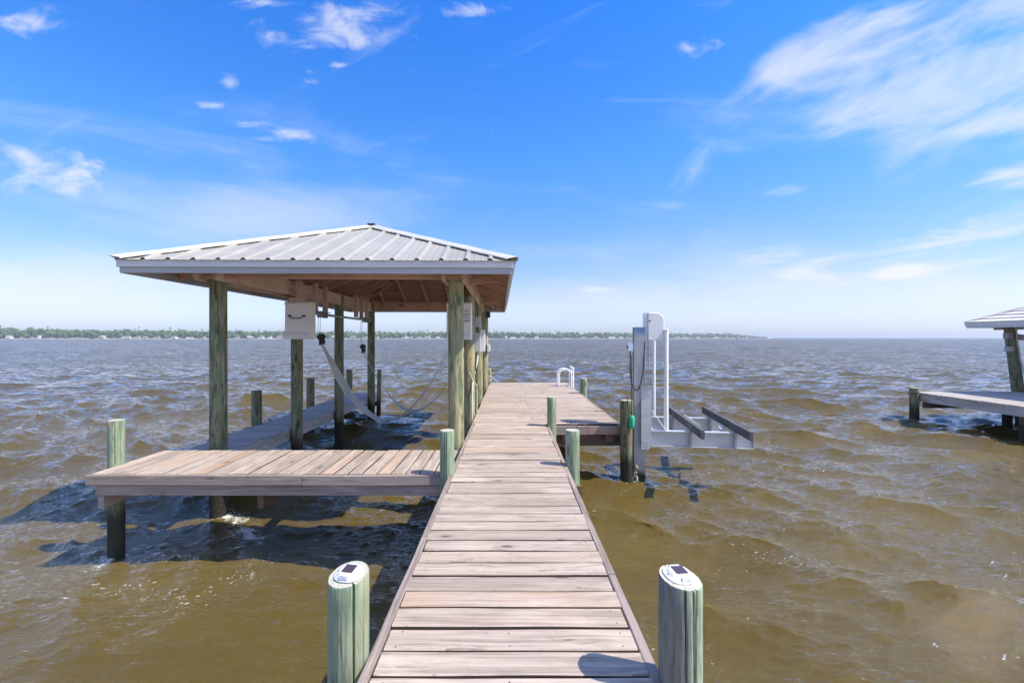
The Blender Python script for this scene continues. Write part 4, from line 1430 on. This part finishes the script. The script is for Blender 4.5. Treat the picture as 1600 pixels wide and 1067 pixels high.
def build_shore():
    mb = MB()
    vs, fs = [], []
    N = 140
    for i in range(N + 1):
        px = -880 + (1206 + 880) * i / N
        rows = [(0, -0.4), (3, 1.0 + 0.4 * mnoise.noise(Vector((px * 0.05, 0, 0)))), (14, 1.6), (60, 3.0), (260, 3.5)]
        for b, z in rows:
            x_, y_ = shoreXY(px, b)
            vs.append((x_, y_, z))
    for i in range(N):
        for k in range(4):
            fs.append((i * 5 + k, (i + 1) * 5 + k, (i + 1) * 5 + k + 1, i * 5 + k + 1))
    mb.add(vs, fs)
    tag(mb.build('far_shore_ground', M['sand']), kind='structure')
    # a very distant low coast, lost in the air
    mb = MB()
    vs, fs = [], []
    for i in range(60):
        px = 1130 + i * 12
        D = 6500
        x_ = (px - 797) * D / 711
        h = 9 + 6 * mnoise.noise(Vector((i * 0.3, 4, 0)))
        vs += [(x_, D, -0.5), (x_, D + 40, h), (x_, D + 400, h)]
    for i in range(59):
        for k in range(2):
            fs.append((i * 3 + k, (i + 1) * 3 + k, (i + 1) * 3 + k + 1, i * 3 + k + 1))
    mb.add(vs, fs)
    tag(mb.build('distant_coast_hills', M['tree']), kind='structure')
    # the wood: thousands of small ragged leaf masses
    rs = random.Random(12)
    import bmesh
    bm = bmesh.new()
    bmesh.ops.create_icosphere(bm, subdivisions=2, radius=1.0)
    bv = np.array([v.co[:] for v in bm.verts])
    bf = np.array([[v.index for v in f.verts] for f in bm.faces])
    bm.free()
    V, F = [], []
    off = 0
    def blob(c, r, sq):
        nonlocal off
        seed = rs.uniform(0, 99)
        n = np.array([mnoise.noise(Vector(p) * 1.8 + Vector((seed, 0, 0))) for p in bv])
        n2 = np.array([mnoise.noise(Vector(p) * 4.5 + Vector((seed, 5, 0))) for p in bv])
        v = bv * (1 + 0.55 * n[:, None] + 0.35 * n2[:, None]) * r
        v[:, 2] *= sq
        V.append(v + np.array(c))
        F.append(bf + off)
        off += len(bv)
    px = -870.0
    while px < 1196:
        D = shoreD(px)
        # tree spacing in metres
        step = rs.uniform(3.2, 6.5)
        px += step * 711 / D
        taper = min(1.0, max(0.25, (1204 - px) / 60))
        for row in range(3):
            back = 10 + row * 13 + rs.uniform(-5, 5)
            hgt = (0.93 + 0.35 * max(0, (500 - px) / 500)) * (13.5 + row * 2.0 + 3.5 * mnoise.noise(Vector((px * 0.012, row, 3))) + rs.uniform(-2.5, 3.0)) * taper * (0.95 + 0.1 * (D > 1200))
            x_, y_ = shoreXY(px + rs.uniform(-2, 2), back)
            tall = rs.random() < 0.07
            if tall:   # pine: narrow, open, small tufts
                for k in range(4):
                    zz = hgt * (0.65 + 0.18 * k)
                    blob((x_ + rs.uniform(-1.2, 1.2), y_, 2 + zz), rs.uniform(1.2, 2.3), 0.6)
            else:
                for k in range(4):
                    blob((x_ + rs.uniform(-3.5, 3.5), y_ + rs.uniform(-2, 2), 1.5 + hgt * rs.uniform(0.2, 0.85)), rs.uniform(2.6, 5.2), rs.uniform(0.65, 0.95))
    V = np.concatenate(V)
    F = np.concatenate(F)
    me = bpy.data.meshes.new('treeline')
    me.vertices.add(len(V)); me.vertices.foreach_set('co', V.astype(np.float32).ravel())
    me.loops.add(F.size); me.loops.foreach_set('vertex_index', F.astype(np.int32).ravel())
    me.polygons.add(len(F)); me.polygons.foreach_set('loop_start', np.arange(0, F.size, 3, dtype=np.int32))
    me.polygons.foreach_set('loop_total', np.full(len(F), 3, dtype=np.int32))
    me.update(calc_edges=True)
    me.materials.append(M['tree'])
    o = bpy.data.objects.new('treeline', me)
    COL.objects.link(o)
    tag(o, 'far wooded shoreline reading as one low green band along the horizon', 'woodland', kind='stuff')
    # waterfront houses
    rs = random.Random(5)
    spots = [-300, -120, 15, 62, 160, 192, 200, 217, 228, 246, 262, 272, 297, 318, 372, 392, 408, 422, 438, 500, 520, 552, 571, 588, 632, 641, 655, 668, 684,
             789, 801, 818, 838, 912, 930, 952, 958, 970, 978, 1058, 1068, 1078, 1090, 1118, 1135, 1152, 1166]
    for i, s in enumerate(spots):
        D = shoreD(s)
        x_, y_ = shoreXY(s, rs.uniform(4, 9))
        w = rs.uniform(8, 15) * (D / 1300) ** 0.4
        d = rs.uniform(7, 10)
        h = rs.uniform(2.8, 4.6)
        rz = rs.uniform(-0.3, 0.3)
        pale = rs.random() < 0.75
        proof = rs.random() >= 0.5
        where = ('beyond the left edge of the view' if s < 0 else 'left of the side platform piling' if s < 165 else 'between side platform piling and first boathouse post' if s < 331
                 else 'left of the hanging motor cover' if s < 450 else 'seen through the open boathouse' if s < 700 else 'between boathouse and boat lift' if s < 985 else 'right of the boat lift')
        size = 'wide' if w > 12.5 else 'small' if w < 10 else 'mid-sized'
        r = empty('house', (x_, y_, 1.2), '%s %s far-shore house, %s roof, %s' % (size, 'pale' if pale else 'tan', 'white' if proof else 'grey', where), 'house',
                  'waterfront houses on the far shore')
        X = Matrix.Translation((x_, y_, 1.2)) @ Matrix.Rotation(rz, 4, 'Z')
        m1 = MB(X)
        m1.box((0, 0, h / 2), (w, d, h))
        m1.build('wall', M['house_wall'] if pale else M['house_wall_tan'], r)
        m2 = MB(X)
        m2.prism([(-d / 2 - 0.6, h + 0.01), (0, h + rs.uniform(1.5, 2.6)), (d / 2 + 0.6, h + 0.01)], -w / 2 - 0.5, w / 2 + 0.5, 'x')
        m2.build('roof', M['house_roof_pale'] if proof else M['house_roof'], r)


build_shore()


# ------------------------------------------------------------------ water
def wave_tile(L, N, lo, hi, kp_lam, wdir, spread, rms, chop, seed):
    rng = np.random.default_rng(seed)
    k1 = 2 * np.pi * np.fft.fftfreq(N, L / N)
    kx, ky = np.meshgrid(k1, k1, indexing='ij')
    k = np.sqrt(kx ** 2 + ky ** 2)
    k[0, 0] = 1
    kp = 2 * np.pi / kp_lam
    S = k ** -4.0 * np.exp(-0.75 * (kp / k) ** 2)
    cosd = (kx * wdir[0] + ky * wdir[1]) / k
    S *= np.where(cosd > 0, cosd ** spread + 0.04, 0.04)
    lam = 2 * np.pi / k
    S[(lam < lo) | (lam > hi)] = 0
    S[0, 0] = 0
    a = np.sqrt(S) * (rng.normal(size=(N, N)) + 1j * rng.normal(size=(N, N)))
    h = np.fft.ifft2(a).real
    sc = rms / h.std()
    a = a * sc
    h = h * sc
    dx = np.fft.ifft2(1j * kx / k * a).real * chop
    dy = np.fft.ifft2(1j * ky / k * a).real * chop
    jxx = np.fft.ifft2(-kx * kx / k * a).real * chop
    jyy = np.fft.ifft2(-ky * ky / k * a).real * chop
    jxy = np.fft.ifft2(-kx * ky / k * a).real * chop
    J = (1 + jxx) * (1 + jyy) - jxy ** 2
    return L, N, np.stack([h, dx, dy, J], -1)


def sample(tile, x, y):
    L, N, A = tile
    u = (x / L * N) % N
    v = (y / L * N) % N
    i, j = np.floor(u).astype(int) % N, np.floor(v).astype(int) % N
    fu, fv = (u - np.floor(u))[:, None], (v - np.floor(v))[:, None]
    i1, j1 = (i + 1) % N, (j + 1) % N
    return (A[i, j] * (1 - fu) * (1 - fv) + A[i1, j] * fu * (1 - fv) + A[i, j1] * (1 - fu) * fv + A[i1, j1] * fu * fv)


def build_water():
    # rings: radial step follows what the eye height can resolve
    rr = [1.0, 1.6, 2.1]
    p = 1033 / 2.4
    while True:
        r = 1033 / p
        if r > 330: break
        rr.append(r)
        p -= 0.55 if r < 12 else (0.42 if r < 80 else 0.3)
        if p <= 0.5: break
    r = rr[-1]
    while r < 14000:
        r *= 1.06
        rr.append(r)
    rr = np.array(rr)
    a0 = R(56)
    fine = np.arctan(np.linspace(-math.tan(a0), math.tan(a0), 1150))
    coarse = np.linspace(a0, 2 * math.pi - a0, 90)[1:-1]
    ang = np.concatenate([fine, coarse])
    na, nr = len(ang), len(rr)
    RR, AA = np.meshgrid(rr, ang, indexing='ij')
    x = (RR * np.sin(AA)).ravel()
    y = (RR * np.cos(AA)).ravel()
    step = np.gradient(rr)
    ST = np.repeat(step, na)
    wd = np.array([-0.25, -0.97]); wd = wd / np.linalg.norm(wd)
    tiles = [
        (wave_tile(61.0, 512, 1.4, 12.0, 3.0, wd, 4, 0.056, 1.25, 1), 2.4, 0.0, 0.34),
        (wave_tile(17.3, 512, 0.36, 1.5, 1.0, wd, 3, 0.024, 1.15, 2), 0.7, 0.35, 0.33),
        (wave_tile(5.1, 512, 0.05, 0.40, 0.22, wd, 2, 0.0056, 1.0, 3), 0.22, -0.25, 0.28),
    ]
    z = np.zeros_like(x); dx = np.zeros_like(x); dy = np.zeros_like(x); foam = np.zeros_like(x)
    gust = np.array(1.0)
    # calmer patch near the camera on the left, as in shallow lee water
    lee = 1 - 0.45 * np.exp(-(((x + 2.5) / 3.0) ** 2 + ((y - 3.0) / 1.6) ** 2))
    for ti, (tile, lam, rot, _) in enumerate(tiles):
        c, s = math.cos(rot), math.sin(rot)
        A = sample(tile, x * c - y * s + 3.1 * ti, x * s + y * c + 1.7 * ti)
        w = np.clip(1.6 - ST / (lam * 0.30), 0, 1)
        f = w * (lee if ti else 1.0)
        f = f * (0.8 + 0.42 * np.clip((RR.ravel() - 3) / 11, 0, 1))
        z += A[:, 0] * f
        dx += (A[:, 1] * c + A[:, 2] * s) * f
        dy += (-A[:, 1] * s + A[:, 2] * c) * f
        if ti < 2:
            foam += np.clip((0.62 if ti == 0 else 0.45) - A[:, 3], 0, 1) * (2.2 if ti == 0 else 1.1) * w
    # splashing at the piles
    for (fx, fy, fr, fa) in ((-3.45, 5.75, 0.22, 0.55), (-3.1, 5.45, 0.22, 0.35), (-4.2, 4.7, 0.12, 0.35), (1.85, 6.85, 0.16, 0.4), (0.665, 1.8, 0.1, 0.2),
                             (-0.75, 2.1, 0.14, 0.4), (-2.6, 4.4, 0.5, 0.22), (-3.6, 4.2, 0.4, 0.25), (-3.75, 5.9, 0.2, 0.5), (-4.2, 4.86, 0.13, 0.5), (1.775, 6.93, 0.15, 0.5), (1.98, 7.0, 0.15, 0.5),
                             (-3.78, 8.07, 0.16, 0.4), (-3.78, 10.05, 0.16, 0.4), (10.79, 12.15, 0.2, 0.4), (0.665, 4.83, 0.12, 0.45), (0.64, 7.0, 0.12, 0.4), (-3.0, 5.3, 0.45, 0.3)):
        foam += fa * np.exp(-((x - fx) ** 2 + (y - fy) ** 2) / fr ** 2)
    keep = (RR.ravel() < 400)
    co = np.stack([x + dx * keep, y + dy * keep, z * keep], -1)
    # centre vertex closes the disc
    co = np.vstack([co, [[0, 0, 0]]])
    foam = np.append(foam, 0)
    idx = np.arange(nr * na).reshape(nr, na)
    a = idx[:-1, :]; b = idx[1:, :]
    a2 = np.roll(a, -1, axis=1); b2 = np.roll(b, -1, axis=1)
    quads = np.stack([a, a2, b2, b], -1).reshape(-1, 4)
    tris = np.stack([np.full(na, nr * na), np.roll(idx[0], -1), idx[0]], -1)
    loops = np.concatenate([quads.ravel(), tris.ravel()]).astype(np.int32)
    starts = np.concatenate([np.arange(len(quads)) * 4, len(quads) * 4 + np.arange(len(tris)) * 3]).astype(np.int32)
    tot = np.concatenate([np.full(len(quads), 4), np.full(len(tris), 3)]).astype(np.int32)
    me = bpy.data.meshes.new('water')
    me.vertices.add(len(co)); me.vertices.foreach_set('co', co.astype(np.float32).ravel())
    me.loops.add(len(loops)); me.loops.foreach_set('vertex_index', loops)
    me.polygons.add(len(starts)); me.polygons.foreach_set('loop_start', starts); me.polygons.foreach_set('loop_total', tot)
    me.polygons.foreach_set('use_smooth', np.ones(len(starts), dtype=bool))
    at = me.attributes.new('foam', 'FLOAT', 'POINT')
    at.data.foreach_set('value', foam.astype(np.float32))
    me.update(calc_edges=True)
    if me.polygons[0].normal.z < 0:
        me.flip_normals()
    o = bpy.data.objects.new('water', me)
    COL.objects.link(o)
    tag(o, kind='structure')

    m, t = new_mat('lake_water')
    pos = t.n('ShaderNodeNewGeometry').outputs['Position']
    px, py, pz = t.sep(pos)
    dist = t.v('LENGTH', t.xyz(px, py, 0.0))
    fm = t.n('ShaderNodeAttribute', _attribute_name='foam').outputs['Fac']
    far = t.ss(dist, 8.0, 90.0)
    big = t.noise(t.xyz(t.m('MULTIPLY', px, 0.5), t.m('MULTIPLY', py, 0.9), 0.0), 0.6, 3, 0.5)
    mudc = t.mix(t.ss(big, 0.35, 0.65), (0.092, 0.064, 0.013), (0.114, 0.081, 0.020))
    farc = t.mix(t.ss(t.noise(t.xyz(t.m('MULTIPLY', px, 0.02), t.m('MULTIPLY', py, 0.05), 0.0), 1.0, 3, 0.6), 0.4, 0.62), (0.094, 0.077, 0.034), (0.066, 0.060, 0.036))
    body = t.mix(t.m('MULTIPLY', t.ss(dist, 5.0, 60.0), 0.8), mudc, farc)
    # ripples too small for the mesh; broader with distance
    r1 = t.noise(t.xyz(t.m('MULTIPLY', px, 16.0), t.m('MULTIPLY', py, 24.0), 0.0), 1.0, 5, 0.7, 0.3)
    r2 = t.noise(t.xyz(t.m('MULTIPLY', px, 1.6), t.m('MULTIPLY', py, 3.2), 2.0), 1.0, 5, 0.62, 0.3)
    r3 = t.noise(t.xyz(t.m('MULTIPLY', px, 0.22), t.m('MULTIPLY', py, 0.55), 5.0), 1.0, 5, 0.62, 0.3)
    r0 = t.noise(t.xyz(t.m('ADD', t.m('MULTIPLY', px, 4.0), t.m('MULTIPLY', py, 1.0)), t.m('MULTIPLY', py, 8.5), 3.0), 1.0, 6, 0.62, 0.6)
    b0 = t.n('ShaderNodeBump', Distance=0.05, Height=r0, Strength=t.m('MULTIPLY', 0.75, t.m('SUBTRACT', 1.0, t.ss(dist, 12.0, 40.0))))
    b1 = t.n('ShaderNodeBump', Normal=b0.outputs[0], Distance=0.012, Height=r1, Strength=t.m('MULTIPLY', 0.6, t.m('SUBTRACT', 1.0, t.ss(dist, 15.0, 60.0))))
    # beyond the mesh's reach the chop is a field of facet slopes
    def slopes(fx, fy, off, det):
        nd = t.n('ShaderNodeTexNoise', Vector=t.xyz(t.m('MULTIPLY', px, fx), t.m('MULTIPLY', py, fy), off), Scale=1.0, Detail=det, Roughness=0.6)
        return t.v('SUBTRACT', nd.outputs['Color'], (0.5, 0.5, 0.5))
    s2 = t.v('SCALE', t.v('MULTIPLY', slopes(1.3, 3.4, 2.0, 4), (0.8, 1.25, 0.0)), scale=t.m('MULTIPLY', 1.7, t.ss(dist, 4.0, 30.0)))
    s1 = t.v('SCALE', t.v('MULTIPLY', slopes(5.0, 11.0, 12.0, 5), (0.8, 1.1, 0.0)), scale=t.m('MULTIPLY', 1.1, t.ss(dist, 3.0, 14.0)))
    s3 = t.v('SCALE', t.v('MULTIPLY', slopes(0.25, 0.8, 7.0, 3), (0.7, 1.3, 0.0)), scale=t.m('MULTIPLY', 1.3, t.ss(dist, 30.0, 110.0)))
    # wind-driven waves are steeper on the side they travel towards (here -y)
    lee = t.v('SCALE', (-0.05, -0.24, 0.0), scale=t.ss(dist, 8.0, 60.0))
    nn = t.v('NORMALIZE', t.v('ADD', t.v('ADD', t.v('ADD', t.v('ADD', b1.outputs[0], s2), s3), lee), s1))
    # turbid body: light that went in and came back out hardly knows the slope it left by
    geo = t.n('ShaderNodeNewGeometry').outputs['Normal']
    soft = t.v('NORMALIZE', t.v('ADD', t.v('SCALE', geo, scale=0.35), (0.0, 0.0, 1.0)))
    sss = t.n('ShaderNodeSubsurfaceScattering', Color=body, Scale=0.08, Radius=(1.0, 0.8, 0.45), Normal=soft)
    dif = t.n('ShaderNodeBsdfDiffuse', Color=body, Normal=soft)
    under = t.n('ShaderNodeMixShader', Fac=0.4, i1=dif.outputs[0], i2=sss.outputs[0])
    gl = t.n('ShaderNodeBsdfGlossy', Color=(1, 1, 1, 1), Roughness=t.lin(dist, 3.0, 120.0, 0.04, 0.12), Normal=nn)
    fr = t.n('ShaderNodeFresnel', IOR=1.33, Normal=nn)
    p = t.n('ShaderNodeMixShader', Fac=fr.outputs[0], i1=under.outputs[0], i2=gl.outputs[0])
    # foam: ragged crests near, thin broken streaks of whitecap far out; plus painted glint specks
    bub = t.noise(t.v('MULTIPLY', pos, (1.0, 1.6, 1.0)), 26.0, 5, 0.75)
    bub2 = t.noise(pos, 5.0, 4, 0.6)
    f1 = t.ss(t.m('ADD', t.m('MULTIPLY', fm, 1.0), t.m('MULTIPLY', t.m('SUBTRACT', t.m('ADD', bub, bub2), 1.05), 1.3)), 0.36, 0.66)
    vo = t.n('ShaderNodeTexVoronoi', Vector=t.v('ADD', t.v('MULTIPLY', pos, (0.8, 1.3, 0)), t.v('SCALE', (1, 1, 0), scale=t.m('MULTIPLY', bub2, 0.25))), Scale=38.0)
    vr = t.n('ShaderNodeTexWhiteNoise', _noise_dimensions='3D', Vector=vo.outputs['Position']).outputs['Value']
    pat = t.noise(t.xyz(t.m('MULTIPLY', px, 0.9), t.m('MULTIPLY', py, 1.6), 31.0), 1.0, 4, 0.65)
    glint_spk = t.m('MULTIPLY', t.m('MULTIPLY', t.m('SUBTRACT', 1.0, t.ss(vo.outputs['Distance'], 0.16, 0.34)), t.ss(vr, 0.74, 0.90)),
              t.m('MULTIPLY', t.ss(t.m('ADD', pat, t.m('MULTIPLY', fm, 0.5)), 0.56, 0.66), t.m('SUBTRACT', 1.0, t.ss(dist, 9.0, 22.0))))  # sparse white specks painted on the near water as sun glints
    cap = t.noise(t.xyz(t.m('MULTIPLY', px, 0.16), t.m('MULTIPLY', py, 0.45), 9.0), 1.0, 5, 0.7)
    cap2 = t.noise(t.xyz(t.m('MULTIPLY', px, 0.012), t.m('MULTIPLY', py, 0.02), 2.0), 1.0, 2, 0.5)
    f2 = t.m('MULTIPLY', t.ss(t.m('ADD', cap, t.m('MULTIPLY', cap2, 0.12)), 0.715, 0.775), t.ss(dist, 22.0, 50.0))
    f = t.m('MINIMUM', t.m('ADD', t.m('ADD', t.m('MULTIPLY', f1, 0.75), t.m('MULTIPLY', f2, 0.8)), t.m('MULTIPLY', glint_spk, 0.9)), 0.92)
    fo = t.n('ShaderNodeBsdfDiffuse', Color=(0.78, 0.79, 0.78, 1), Roughness=1.0)
    mx = t.n('ShaderNodeMixShader', Fac=f, i1=p.outputs[0], i2=fo.outputs[0])
    t.n('ShaderNodeOutputMaterial', Surface=mx.outputs[0])
    me.materials.append(m)


build_water()

# ------------------------------------------------------------------ air
mb = MB()
mb.box((0, 0, 19.0), (30000, 30000, 42.0))
hz = mb.build('haze', None)
m, t = new_mat('haze_air')
pv = t.n('ShaderNodeVolumePrincipled', Color=(0.86, 0.93, 1.0, 1), Density=0.00024, Anisotropy=0.2)
t.n('ShaderNodeOutputMaterial', Volume=pv.outputs[0])
hz.data.materials.clear()
hz.data.materials.append(m)
tag(hz, kind='stuff')
